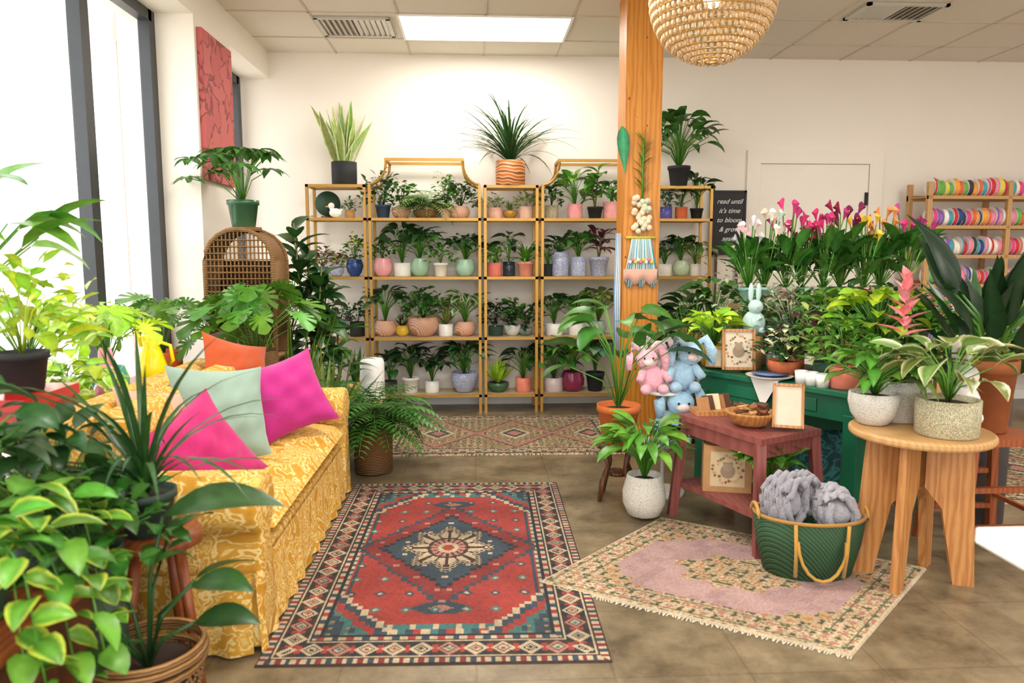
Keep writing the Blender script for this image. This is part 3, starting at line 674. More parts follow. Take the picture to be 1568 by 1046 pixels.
for k in range(3): mb.tube([(.1*cos(k*2.1), .1*sin(k*2.1), 0), (.08*cos(k*2.1), .08*sin(k*2.1), .25)], .012, 'lightwood')
mb.make('white_humidifier', (-.8, 5.75, 0))
mb = MB(); mb.bb(2.22, 2.5, 6.84, 6.86, 1.42, 1.97, 'black');
for a in ((2.2, 2.22, 1.4, 1.99), (2.5, 2.52, 1.4, 1.99), (2.2, 2.52, 1.97, 1.99), (2.2, 2.52, 1.4, 1.42)): mb.bb(a[0], a[1], 6.835, 6.865, a[2], a[3], 'black')
mb.bb(2.25, 2.27, 6.86, 6.88, 0, 1.42, 'darkwood'); mb.bb(2.45, 2.47, 6.86, 6.88, 0, 1.42, 'darkwood')
cb = mb.make('chalkboard_sign', smooth=False)
for i, tx in enumerate(('read until', "it's time", 'to bloom', '& grow', 'again')):
    cu = bpy.data.curves.new('text', 'FONT'); cu.body = tx; cu.size = .062; cu.align_x = 'CENTER'; cu.shear = .4; cu.materials.append(MATS['white'])
    o = bpy.data.objects.new('text_%d' % (i+1), cu); sc.collection.objects.link(o); o.location = (2.36, 6.837, 1.87-.085*i); o.rotation_euler = (pi/2, 0, 0); o.parent = cb

# ------------------------------------------------------------------ sofa
def bx(x0, x1, y0, y1, z0, z1, mat, bev, sub=0):
    mb = MB(); mb.bb(x0, x1, y0, y1, z0, z1, mat); o = mb.make('p', smooth=True, bevel=bev); return o
def cushion(cx, cy, cz, sx, sy, sz, mat, puff=.25, n=14, rot=(0, 0, 0), col=(1, 1, 1)):
    mb = MB()
    for sgn in (1, -1):
        vs = []
        for j in range(n+1):
            for i in range(n+1):
                u = 2*i/n-1; v = 2*j/n-1
                e = (1-abs(u)**4)*(1-abs(v)**4)
                vs.append((u*sx/2, v*sy/2, sgn*(sz/2)*(e**.35)*(1+puff*(1-u*u)*(1-v*v))))
        fs = [(j*(n+1)+i, j*(n+1)+i+1, (j+1)*(n+1)+i+1, (j+1)*(n+1)+i) for j in range(n) for i in range(n)]
        if sgn < 0: fs = [f[::-1] for f in fs]
        mb.add(vs, fs, mat, col)
    o = mb.make('p', (cx, cy, cz)); o.rotation_euler = rot
    return o
def pillow(name, loc, rot, s, t, col, mat='fabric'):
    mb = MB(); n = 20
    for sgn in (1, -1):
        vs = []
        for j in range(n+1):
            for i in range(n+1):
                u = 2*i/n-1; v = 2*j/n-1
                px_ = u*(1-.12*(1-v*v)); py_ = v*(1-.12*(1-u*u))
                e = max(0, (1-u*u)*(1-v*v))**.5
                wr = 1+.07*sin(u*9+v*4)+.06*sin(v*11-u*3)+.04*sin(u*17-v*13)
                vs.append((px_*s/2, py_*s/2, sgn*t/2*e*wr))
        fs = [(j*(n+1)+i, j*(n+1)+i+1, (j+1)*(n+1)+i+1, (j+1)*(n+1)+i) for j in range(n) for i in range(n)]
        if sgn < 0: fs = [f[::-1] for f in fs]
        mb.add(vs, fs, mat, col)
    o = mb.make(name, loc); o.rotation_euler = rot; return o
F_ = 'sofafab'; X0, X1 = -1.62, -.78; Y0, Y1 = 2.5, 4.4
kids = []
kids.append(('base', bx(X0, X1, Y0+.05, Y1-.05, .02, .32, F_, .02)))
for i in range(3):
    a = Y0+.2+(Y1-Y0-.4)/3*i; b_ = a+(Y1-Y0-.4)/3
    kids.append(('seat_cushion_%d' % (i+1), cushion((X0+.2+X1)/2+.01, (a+b_)/2, .39, X1-X0-.16, b_-a-.006, .15, F_, .15)))
    kids.append(('back_cushion_%d' % (i+1), cushion(X0+.29, (a+b_)/2, .62, .42, b_-a-.01, .18, F_, .15, rot=(0, pi/2-.15, 0))))
kids.append(('back', bx(X0, X0+.2, Y0+.1, Y1-.1, .2, .82, F_, .07)))
for nm, yc in (('arm_near', Y0+.11), ('arm_far', Y1-.11)):
    mb = MB(); prof = []
    for k in range(15):
        a = -.35*pi+k*(1.7*pi)/14; prof.append((yc+.125*cos(a)*1.0, .52+.115*sin(a)))
    prof = [(yc+.1, .02)]+prof+[(yc-.1, .02)]
    n = len(prof); vs = []; K = 8
    for i in range(K+1):
        x = X0+.03+(X1+.03-X0-.03)*i/K
        vs += [(x, p_[0], p_[1]) for p_ in prof]
    fs = [(i*n+k, i*n+(k+1) % n, (i+1)*n+(k+1) % n, (i+1)*n+k) for i in range(K) for k in range(n)]
    fs += [tuple(range(n))[::-1], tuple(K*n+k for k in range(n))]
    mb.add(vs, fs, F_); o = mb.make('p', bevel=.02); kids.append((nm, o))
mb = MB(); vs = []; K = 90
for i in range(K+1):
    y = Y0+(Y1-Y0)*i/K
    for z in (.01, .08, .16, .24, .30):
        vs.append((X1+.012+(.30-z)*.05+(.30-z)*.035*sin(i*.9)*(1+.5*sin(i*.31)), y, z))
mb.add(vs, [(i*5+j, (i+1)*5+j, (i+1)*5+j+1, i*5+j+1) for i in range(K) for j in range(4)], F_)
kids.append(('front_skirt', mb.make('p')))
mb = MB(); vs = []; K = 40
for i in range(K+1):
    x = X0+(X1-X0)*i/K
    for z in (.01, .15, .30): vs.append((x, Y0-.005-(.30-z)*.05*(1+sin(i*.9)), z))
mb.add(vs, [(i*3+j, (i+1)*3+j, (i+1)*3+j+1, i*3+j+1) for i in range(K) for j in range(2)], F_)
kids.append(('side_skirt', mb.make('p')))
group('yellow_floral_sofa', kids)
pillow('mint_throw_pillow', (-1.16, 3.38, .68), (1.15, .12, .75), .46, .2, H('#8ea697'))
pillow('magenta_throw_pillow', (-.98, 3.85, .67), (1.1, -.25, .55), .42, .2, H('#b6227c'))
pillow('pink_throw_pillow', (-1.1, 2.93, .6), (1.1, -.4, 1.0), .42, .18, H('#b81e68'))
pillow('orange_throw_pillow', (-1.3, 4.05, .75), (1.2, .3, .9), .42, .15, H('#bc5022'))
pillow('blush_throw_pillow', (-1.32, 3.1, .66), (1.2, .2, 1.2), .4, .15, H('#dda893'))

# ------------------------------------------------------------------ plants by sofa and window
plant('potted_boston_fern', (-.66, 4.72, 0), ('cyl', .125, .33, 'wickerdark', '#ffffff'), 'fern', .36, .42, 'mid', n=60)
mb = MB(); cx, cy = -1.47, 4.9; hw = .21; hd = .17
for y in (cy-hd, cy+hd):
    mb.tube([(cx-hw*1.05, y, 0)]+[(cx-hw, y, .5), (cx-hw, y, 1.3)]+[(cx-hw*cos(a_*pi/10), y, 1.36+.2*sin(a_*pi/10)) for a_ in range(11)]+[(cx+hw, y, 1.3), (cx+hw, y, .5), (cx+hw*1.05, y, 0)], .014, 'wicker', n=8)
vs = []; K = 14
for i in range(K+1):
    for y in (cy-hd, cy+hd): vs.append((cx-hw*cos(i*pi/K)*.98, y, 1.34+.22*sin(i*pi/K)))
mb.add(vs, [(i*2, i*2+1, i*2+3, i*2+2) for i in range(K)], 'wovenpanel')
for z in (.35, .75, 1.15): mb.bb(cx-hw, cx+hw, cy-hd, cy+hd, z-.02, z, 'wicker'); mb.bb(cx-hw, cx+hw, cy-hd-.01, cy-hd, z-.08, z, 'wicker')
mb.bb(cx-hw, cx+hw, cy+hd-.01, cy+hd, .3, 1.36, 'wovenpanel')
for s_ in (-1, 1): mb.bb(cx+s_*hw-.006, cx+s_*hw+.006, cy-hd, cy+hd, .9, 1.36, 'wovenpanel')
for k in range(17):
    x = cx-hw+2*hw*(k+.5)/17; mb.tube([(x, cy-hd, 1.15), (x, cy-hd, 1.36+.19*sqrt(max(0, 1-((x-cx)/hw)**2)))], .005, 'wicker')
for k in range(9):
    z = 1.17+k*.04; w_ = hw*sqrt(max(0, 1-(max(0, z-1.36)/.19)**2)); mb.tube([(cx-w_, cy-hd-.004, z), (cx+w_, cy-hd-.004, z)], .005, 'wicker')
mb.lathe([(.1, 1.55), (.1, 1.575), (.001, 1.575)], (cx, cy, 0), 'wicker')
mb.make('wicker_etagere', smooth=True)
plant('potted_schefflera', (-1.48, 4.9, 1.576), ('cone', .1, .17, g, '#2f5a3c'), 'scheff', .42, .68, 'mid', n=20, L=.14, W=.05)
plant('potted_monstera', (-1.34, 4.58, 0), ('cyl', .13, .82, 'wickerdark', '#ffffff'), 'monst', .62, .6, 'fresh', n=36, L=.19)
plant('potted_snake_plant', (-1.25, 5.1, .0), ('cyl', .13, .3, ma, '#303330'), 'snake', .95, .2, 'mid', 'yel', n=14, W=.05)
plant('potted_fiddle_leaf_fig', (-1.2, 5.5, 0), ('cyl', .15, .3, ma, '#23262a'), 'cane', 1.6, .5, 'dark', n=6, L=.26, W=.13)
plant('potted_philodendron', (-1.42, 5.6, 0), ('cyl', .15, .35, ma, '#5b6b60'), 'broad', 1.2, .55, 'mid', n=34, L=.26, W=.14)
plant('potted_snake_plant', (-1.02, 5.0, 0), ('cyl', .11, .25, g, '#c9cdc6'), 'aloe', .6, .2, 'olive', n=22, W=.06)
plant('potted_dracaena', (-1.0, 5.45, 0), ('cyl', .11, .25, ma, '#4a4f4a'), 'cane', .85, .4, 'mid', n=4, L=.3, W=.05)
mb = MB(); mb.bb(-1.98, -1.67, 2.95, 4.6, .66, .70, 'redwood')
for x in (-1.95, -1.70):
    for y in (3.0, 3.75, 4.55): mb.bb(x-.02, x+.02, y-.02, y+.02, 0, .66, 'redwood')
mb.make('window_bench', smooth=False)
wb = .701
plant('potted_monstera', (-1.82, 4.4, wb), ('cyl', .1, .14, 'terra', '#c9592c'), 'monst', .42, .35, 'fresh', n=20, L=.18)
plant('potted_monstera', (-1.82, 3.72, wb), ('round', .1, .15, g, '#4aa79a'), 'monst', .4, .34, 'lime', n=22, L=.15)
plant('potted_pothos', (-1.82, 3.35, wb), ('cyl', .09, .13, g, '#e8889a'), 'trail', .3, .2, 'lime', n=12, col2='cream', L=.1)
plant('potted_croton', (-1.82, 3.06, wb), ('cyl', .09, .15, g, '#d7c98a'), 'broad', .45, .3, 'lime', n=30, L=.18, W=.07)
mb = MB(); mb.lathe([(.05, 0), (.07, .02), (.08, .1), (.055, .18), (.04, .22), (.05, .27), (.042, .27), (.03, .22), (.03, .1), (.001, .09)], (0, 0, 0), 'glaze', H('#ffe21a')); mb.tube([(.045, 0, .24), (.1, 0, .22), (.11, 0, .14), (.07, 0, .08)], .01, 'glaze', H('#ffe21a')); mb.tube([(-.04, 0, .22), (-.08, 0, .3)], [.02, .008], 'glaze', H('#ffe21a')); mb.make('yellow_pitcher', (-1.72, 4.0, wb))
mb = MB(); mb.ball((0, 0, .06), .06, 'glaze', H('#f2a3b4'), sc_=(1, 1, 1)); mb.ball((0, 0, .15), .04, 'glaze', H('#f2a3b4'))
for s_ in (-1, 1): mb.ball((s_*.02, 0, .22), .015, 'glaze', H('#f2a3b4'), sc_=(1, .7, 3.2))
mb.make('pink_bunny_vase', (-1.74, 3.55, wb))
rd = H('#b81c18')
mb = MB(); mb.bb(-1.97, -1.5, 2.5, 2.85, .88, .92, 'glaze', rd); mb.bb(-1.95, -1.52, 2.52, 2.83, .45, .47, 'glaze', rd); mb.bb(-1.95, -1.52, 2.52, 2.83, .80, .88, 'glaze', rd)
for x in (-1.95, -1.66):
    for y in (2.52, 2.83): mb.bb(x-.018, x+.018, y-.018, y+.018, 0, .88, 'glaze', rd)
mb.make('red_side_table', smooth=False)
plant('potted_bird_of_paradise', (-1.8, 2.66, .921), ('cyl', .09, .15, ma, '#1b1c1e'), 'broad', .75, .5, 'fresh', n=16, L=.28, W=.12)
plant('potted_parlor_palm', (-1.6, 2.68, .921), ('cone', .085, .14, ma, '#232526'), 'bush', .36, .26, 'lime', n=130, L=.08, W=.04)
mb = MB(); mb.bb(-1.45, -1.06, 1.55, 2.0, .08, .5, 'darkwood'); mb.bb(-1.47, -1.04, 1.53, 2.02, .5, .53, 'redwood')
for x in (-1.43, -1.08):
    for y in (1.57, 1.98): mb.bb(x-.02, x+.02, y-.02, y+.02, 0, .08, 'darkwood')
mb.bb(-1.40, -1.12, 1.545, 1.55, .12, .28, 'redwood'); mb.bb(-1.40, -1.12, 1.545, 1.55, .30, .46, 'redwood')
mb.make('wooden_cabinet', smooth=False, bevel=.004)
plant('potted_pothos', (-1.24, 1.75, .531), ('cyl', .11, .17, g, '#2f4a3a'), 'trail', .4, .36, 'fresh', n=18, col2='yel', L=.11)
plant('potted_philodendron', (-1.36, 1.9, .531), ('cyl', .1, .2, g, '#c9d0a2'), 'broad', .45, .36, 'dark', n=36, L=.16, W=.085)
plant('potted_ivy', (-1.3, 1.62, .531), ('cyl', .05, .14, ma, '#3a4a3a'), 'bush', .28, .22, 'fresh', n=80, L=.08, W=.055)
mb = MB()
for (x, y) in ((-1.1, 2.2), (-.88, 2.28), (-1.0, 2.45)): mb.tube([(x, y, 0), (x*.5-.5, y*.5+1.16, .5)], [.016, .02], 'redwood', n=8)
mb.lathe([(.13, .5), (.13, .53), (.001, .53)], (-1.0, 2.3, 0), 'redwood', n=28); mb.make('wooden_plant_stand')
plant('potted_spider_plant', (-1.03, 2.3, .531), ('cone', .09, .14, ma, '#34463a'), 'grass', .5, .35, 'dark', n=42, W=.022)
plant('potted_peperomia', (-1.12, 2.12, 0), ('cyl', .09, .56, ma, '#4a5a48'), 'bush', .26, .28, 'mid', n=180, L=.085, W=.05)
plant('potted_zebra_plant', (-1.3, 2.3, .0), ('cyl', .13, .58, ma, '#4a5a48'), 'broad', .45, .36, 'dark', n=44, L=.16, W=.07)
plant('potted_asparagus_fern', (-1.45, 2.38, .0), ('cyl', .09, .55, ma, '#5a6a50'), 'fern', .38, .3, 'mid', n=40)
plant('potted_ctenanthe', (-1.62, 1.75, .0), ('cyl', .1, .6, ma, '#5a6a50'), 'broad', .45, .36, 'mid', n=38, L=.16, W=.07)
mb = MB()
for z, rr in ((.0, .11), (.02, .115), (.22, .15), (.25, .155), (.27, .15)): mb.tube([(rr*cos(a_*pi/14), rr*sin(a_*pi/14), .02+z) for a_ in range(28)], .01, 'wicker', n=6, close=True)
for k in range(24):
    for s_ in (-1, 1):
        a0 = k*2*pi/24; pts = [((.113+.037*t_)*cos(a0+s_*t_*.7), (.113+.037*t_)*sin(a0+s_*t_*.7), .04+.2*t_) for t_ in (0, .25, .5, .75, 1)]; mb.tube(pts, .0045, 'wicker', n=4)
mb.lathe([(.095, .02), (.12, .24), (.11, .24), (.001, .22)], (0, 0, 0), 'matte', H('#3a2a1e'))
rg = random.Random(5)
for az, hh, rr, l in ((.2, .56, .06, .34), (-.3, .34, .16, .2), (-.1, .18, .14, .2), (1.2, .45, .1, .2), (2.6, .35, .2, .26), (3.6, .25, .2, .24), (-1.5, .22, .16, .22), (-2.4, .2, .2, .24), (.7, .28, .14, .2)):
    e = Vector((cos(az)*rr, sin(az)*rr, .22+hh*.8)); mb.tube([(0, 0, .22), (e.x*.3, e.y*.3, .22+hh*.5), e], .006, 'stem', G['dark'], 5)
    mb.leaf(e, az, .35, l, l*.5, .8, jc(G['dark'], rg, .15), None, 'ov', .2, 8, rg.uniform(-.3, .3))
mb.make('potted_rubber_plant', (-.94, 2.05, 0))

# ------------------------------------------------------------------ right group
mb = MB(); mb.lathe([(.12, .3), (.125, .31), (.125, .33), (.001, .33)], (0, 0, 0), 'darkwood')
for k in range(4):
    a0 = k*pi/2+.5; mb.tube([(.13*cos(a0), .13*sin(a0), 0), (.11*cos(a0), .11*sin(a0), .1), (.07*cos(a0), .07*sin(a0), .2), (.1*cos(a0), .1*sin(a0), .31)], [.012, .02, .014, .02], 'darkwood', n=8)
mb.lathe([(.06, .14), (.06, .16), (.001, .16)], (0, 0, 0), 'darkwood'); mb.make('dark_wood_stool', (.82, 4.13, 0))
plant('potted_philodendron', (.82, 4.13, .331), ('cone', .125, .22, 'terra', '#cf6c30'), 'broad', .72, .55, 'mid', n=22, L=.24, W=.15, shape='heart')
plant('potted_peace_lily', (.9, 3.8, .0), ('round', .115, .24, 'whiteweave', '#ffffff'), 'broad', .38, .28, 'fresh', n=64, L=.16, W=.06)
A, B, C, D = [Vector((*p_, 0)) for p_ in ((1.08, 3.82), (1.31, 3.25), (1.68, 3.44), (1.45, 4.0))]
def quadbox(mb, pts, z0, z1, mat, col=(1, 1, 1)):
    vs = [(p_.x, p_.y, z0) for p_ in pts]+[(p_.x, p_.y, z1) for p_ in pts]
    mb.add(vs, [(3, 2, 1, 0), (4, 5, 6, 7), (0, 1, 5, 4), (1, 2, 6, 5), (2, 3, 7, 6), (3, 0, 4, 7)], mat, col)
cen = (A+B+C+D)/4
mb = MB(); quadbox(mb, [A, B, C, D], .53, .56, 'mauve')
sh = lambda s_: [cen+(p_-cen)*s_ for p_ in (A, B, C, D)]
quadbox(mb, sh(.93), .46, .53, 'mauve'); quadbox(mb, sh(.98), .17, .195, 'mauve')
for p_ in (A, B, C, D):
    o1 = cen+(p_-cen)*.9; o2 = cen+(p_-cen)*1.06; mb.beam((o2.x, o2.y, 0), (o1.x, o1.y, .53), .045, .045, 'mauve')
mb.make('mauve_wooden_bench', smooth=False)
e1 = Vector((.541, -.841, 0)); e2 = Vector((.841, .541, 0)); DO = Vector((1.31, 4.36, 0))
def DP(s_, b_): p_ = DO+e1*s_+e2*b_; return (p_.x, p_.y)
rzD = math.atan2(e1.y, e1.x)
mb = MB()
LD, DD = 1.06, .72
def dbox(s0, s1, b0, b1, z0, z1, mat): quadbox(mb, [DO+e1*s0+e2*b0, DO+e1*s1+e2*b0, DO+e1*s1+e2*b1, DO+e1*s0+e2*b1][::1], z0, z1, mat)
dbox(0, LD, 0, DD, .69, .72, 'greenpaint'); dbox(.03, LD-.03, .03, DD-.03, .56, .69, 'greenpaint')
for s0 in (.02, LD-.1):
    for b0 in (.02, DD-.1): dbox(s0, s0+.08, b0, b0+.08, 0, .6, 'greenpaint')
dbox(.1, LD-.1, DD-.06, DD-.04, .1, .6, 'greenpaint')
dbox(.25, LD-.25, .022, .03, .59, .66, 'greenpaint')
mb.make('green_desk', smooth=False, bevel=.004)
x, y = DP(.62, .3); pillow('teal_print_cushion', (x, y, .24), (pi/2-.15, 0, rzD+.3), .42, .16, (1, 1, 1), 'tealprint')
dz = .721
def dp(nm, s_, b_, *a, z=0, **k):
    x, y = DP(s_, b_); return plant(nm, (x, y, dz+z), *a, **k)
dp('potted_croton', .06, .12, ('round', .085, .14, g, '#b98f2a'), 'broad', .24, .24, 'lime', n=60, L=.12, W=.06)
dp('potted_herb', .12, .45, ('cyl', .07, .12, 'terra', '#d08c6a'), 'bush', .3, .22, 'mid', n=180, L=.06)
dp('potted_cyclamen', .5, .2, ('bowl', .1, .09, 'terra', '#c96c42'), 'bush', .2, .16, 'dark', n=120, L=.06, col2='cream')
dp('potted_fittonia', .62, .42, ('cyl', .07, .12, g, '#e8e4da'), 'bush', .3, .22, 'mid', n=180, L=.07, col2='purp')
dp('potted_tradescantia', .75, .2, ('cyl', .07, .11, ma, '#2c4a3a'), 'bush', .27, .2, 'pale', n=180, L=.06)
dp('potted_ivy', .9, .12, ('cyl', .075, .11, 'terra', '#e0806a'), 'bush', .32, .22, 'fresh', n=190, L=.06)
dp('potted_jasmine', .3, .55, ('cyl', .08, .14, 'terra', '#c98a64'), 'bush', .45, .24, 'silver', n=240, L=.05)
dp('potted_arrowhead_plant', .9, .42, ('cyl', .08, .14, ma, '#2b4436'), 'broad', .45, .34, 'lime', n=60, L=.14, W=.08)
dp('potted_pothos', .55, .6, ('cyl', .08, .14, ma, '#2b4436'), 'broad', .42, .3, 'fresh', n=50, L=.13, W=.06)
dp('potted_peperomia', .36, .32, ('cyl', .06, .1, g, '#7aa08a'), 'bush', .22, .16, 'blue', n=130, L=.05, col2='purp')
dp('potted_succulent', .98, .58, ('cyl', .07, .1, g, '#ded8cc'), 'bush', .38, .28, 'fresh', n=220, L=.07)
dp('potted_begonia', .75, .55, ('cyl', .07, .12, 'terra', '#c98a64'), 'bush', .42, .24, 'dark', n=220, L=.08)
mb = MB()
for (s_, b_) in ((.76, .05), (.83, .04), (.70, .05)):
    x, y = DP(s_, b_); mb.lathe([(.03, 0), (.035, .07), (.031, .07), (.028, .01), (.001, .01)], (x, y, dz), 'glaze', H('#f4f1ea')); mb.tube([(x+.03, y, dz+.055), (x+.055, y, dz+.045), (x+.03, y, dz+.015)], .004, 'glaze', H('#f4f1ea'))
mb.make('white_mugs')
x, y = DP(.5, .06); mb = MB(); mb.lathe([(.08, 0), (.12, .012), (.13, .02), (.12, .018), (.001, .01)], (0, 0, 0), 'glaze', H('#e9e6df')); mb.lathe([(.06, .02), (.1, .03), (.001, .026)], (0, 0, 0), 'glaze', H('#5f7fb0')); mb.make('stacked_plates', (x, y, dz))
def flowers(mb, sx, sz, y0, cz=0):
    rr = random.Random(2)
    for k in range(26):
        a = k*2*pi/26; q = rr.uniform(.28, .42)
        mb.ball((q*sx*cos(a), y0, cz+q*sz*sin(a)), rr.uniform(.03, .05)*sx, 'matte', H(rr.choice(('#a8653f', '#7a8250', '#c79a6a', '#8a5a3c'))), 6, 4, (1, .12, 1))
    mb.tube([(0, y0+.002, cz-.05*sz), (0, y0-.001, cz-.05*sz)], .2*sx, 'matte', H('#94806a'), 18)
    mb.tube([(0, y0+.001, cz+.08*sz), (0, y0-.002, cz+.08*sz)], .13*sx, 'matte', H('#a08c74'), 18)
    for q in (-1, 1): mb.tube([(q*.09*sx, y0+.002, cz+.17*sz), (q*.09*sx, y0-.0015, cz+.17*sz)], .045*sx, 'matte', H('#94806a'), 12)
def pframe(nm, loc, rz, sx, sz, fm, fc, tilt=-.18, img=True):
    mb = MB(); w = sx*.1
    mb.bb(-sx/2, sx/2, -.004, .006, -sz/2, sz/2, 'matte', H('#d6c9b2'))
    for a in ((-sx/2-w/2, -sx/2+w/2, -sz/2-w/2, sz/2+w/2), (sx/2-w/2, sx/2+w/2, -sz/2-w/2, sz/2+w/2), (-sx/2, sx/2, sz/2-w/2, sz/2+w/2), (-sx/2, sx/2, -sz/2-w/2, -sz/2+w/2)): mb.bb(a[0], a[1], -.012, .008, a[2], a[3], fm, H(fc))
    if img: flowers(mb, sx, sz, -.006)
    mb.box(0, .05, -sz*.12, sx*.2, .006, sz*.75, 'darkwood', rx=.45)
    o = mb.make(nm, loc, smooth=False); o.rotation_euler = (tilt, 0, rz); return o
x, y = DP(.27, .08); pframe('ornate_picture_frame', (x, y, dz+.135), rzD+.85, .17, .22, 'pine', '#ffffff')
x, y = DP(.12, .06); pframe('white_picture_frame', (x, y, dz+.075), rzD+.4, .09, .11, 'lightwood', '#f0e8da', img=False)
mb = MB(); a_ = DO+e1*.42-e2*.004; b_ = DO+e1*.6-e2*.004; c0 = DO+e1*.51-e2*.012
mb.add([(a_.x, a_.y, .725), (b_.x, b_.y, .725), (c0.x, c0.y, .56), ((a_+e2*.08).x, (a_+e2*.08).y, .726), ((b_+e2*.08).x, (b_+e2*.08).y, .726)], [(0, 1, 2), (0, 3, 4, 1)], 'fabric', H('#f1ede4')); mb.make('white_bandana', smooth=False)
def bunny(nm, loc, s_, col, mat='glaze', base=0):
    mb = MB()
    if base: mb.lathe([(.06, 0), (.06, base), (.001, base)], (0, 0, 0), 'lightwood')
    mb.ball((0, 0, base+.07*s_), .065*s_, mat, H(col), 16, 10, (1, .9, 1.15)); mb.ball((0, -.02*s_, base+.165*s_), .042*s_, mat, H(col), 14, 8)
    for q in (-1, 1):
        mb.ball((q*.022*s_, 0, base+.245*s_), .016*s_, mat, H(col), 10, 8, (1, .6, 3.4)); mb.ball((q*.03*s_, -.045*s_, base+.03*s_), .022*s_, mat, H(col), 8, 6)
    mb.ball((0, .065*s_, base+.04*s_), .02*s_, mat, H(col), 8, 6); mb.ball((0, -.06*s_, base+.162*s_), .006*s_, 'glaze', H('#c98a8a'), 6, 4)
    mb.make(nm, loc)
x, y = DP(.22, .28); bunny('ceramic_bunny_vase', (x, y, dz), 1.05, '#b9d3cf', base=.2)
mb = MB(); mb.bb(1.78, 3.05, 4.82, 5.12, 1.03, 1.06, 'lightwood')
mb.bb(1.78, 3.05, 4.62, 4.82, .78, .81, 'lightwood')
for x in (1.8, 3.03):
    for y in (4.64, 5.1): mb.bb(x-.02, x+.02, y-.02, y+.02, 0, .79 if y < 4.9 else 1.03, 'lightwood')
mb.bb(1.8, 3.03, 4.8, 4.83, .8, 1.03, 'lightwood'); mb.make('wooden_display_riser', smooth=False)
i = 0
for x, fc, pc in ((1.86, '#f2d6dc', '#8fc4b4'), (1.99, '#f2efe0', '#9ccabb'), (2.12, '#d23a78', '#e59aa6'), (2.25, '#c02868', '#3f8c5c'), (2.38, '#cf3a7c', '#e8e4da'), (2.52, '#8f1c4c', '#3f8c5c'), (2.66, '#f0c43a', '#e59aa6'), (2.80, '#ee9a5a', '#3f8c5c'), (2.95, '#b03a80', '#2b4436')):
    plant('potted_calla_lily', (x, 4.95+.05*(i % 2), 1.061), ('cone', .07, .12, g, pc), 'calla', .42+.04*(i % 3), .16, 'mid', fcol=H(fc), n=26); i += 1
for j, (x, col) in enumerate(((1.9, 'silver'), (2.08, 'dark'), (2.28, 'mid'), (2.5, 'fresh'), (2.7, 'mid'), (2.92, 'dark'))):
    plant('potted_coleus', (x, 4.72, .811), ('cone', .07, .12, ma, '#2c4436'), 'bush', .26, .19, col, n=160, L=.06, col2=('purp', 'cream', None)[j % 3])
plant('potted_olive_tree', (1.72, 4.95, 0), ('cyl', .13, .3, 'terra', '#c27a52'), 'bush', 1.1, .28, 'silver', n=340, L=.05)
plant('potted_philodendron', (1.62, 5.45, 0), ('cyl', .13, .35, ma, '#2a2c2c'), 'broad', .95, .45, 'dark', n=44, L=.22, W=.1)
plant('potted_fern', (1.85, 5.7, 0), ('cyl', .13, .6, ma, '#2a2c2c'), 'broad', .8, .45, 'mid', n=44, L=.2, W=.08)
mb = MB(); mb.lathe([(.05, 0), (.09, .02), (.12, .065), (.125, .075), (.115, .075), (.08, .03), (.001, .02)], (0, 0, 0), 'pine')
for k in range(14): a = k*.9; mb.box(.06*cos(a), .05*sin(a), .06+.004*k, .05, .035, .012, 'terra', H(('#8a5230', '#5a3820', '#c09060')[k % 3]), rz=a, rx=.3)
mb.make('wooden_bowl', (1.36, 3.52, .561))
pframe('wooden_picture_frame', (1.5, 3.42, .68), -.35, .13, .2, 'pine', '#ffffff', -.3, img=False)
mb = MB()
for k in range(5): mb.box(k*.035, k*.02, .055, .07, .005, .08+.01*(k % 3), 'terra', H(('#a8774a', '#5a3824', '#e2cfa8')[k % 3]), rx=-.4, rz=.2+.15*(k % 2))
mb.box(.06, .04, .012, .2, .15, .024, 'pine'); mb.make('card_display', (1.2, 3.78, .561), smooth=False)
mb = MB(); mb.bb(-.12, .12, -.08, .08, 0, .24, 'terra', H('#b58a5a')); mb.bb(.14, .3, -.02, .12, 0, .2, 'terra', H('#a8804f'))
mb.bb(-.085, .085, -.082, -.08, .03, .21, 'matte', H('#cdb893')); flowers(mb, .18, .18, -.084, .12)
mb.make('kraft_gift_boxes', (1.3, 3.68, .196), smooth=False, rz=-.25)
plant('potted_peperomia', (1.42, 3.42, .196), ('cone', .08, .13, g, '#1f4a34'), 'broad', .2, .17, 'fresh', n=40, L=.1, W=.06)
mb = MB(); rg = random.Random(3)
mb.tube([(0, 0, 0), (0, 0, .66)], .012, 'white'); mb.lathe([(.13, 0), (.13, .02), (.001, .02)], (0, 0, 0), 'white'); mb.lathe([(.1, .6), (.1, .615), (.001, .615)], (0, 0, 0), 'white')
mb.lathe([(.12, .3), (.12, .315), (.001, .315)], (0, 0, 0), 'white')
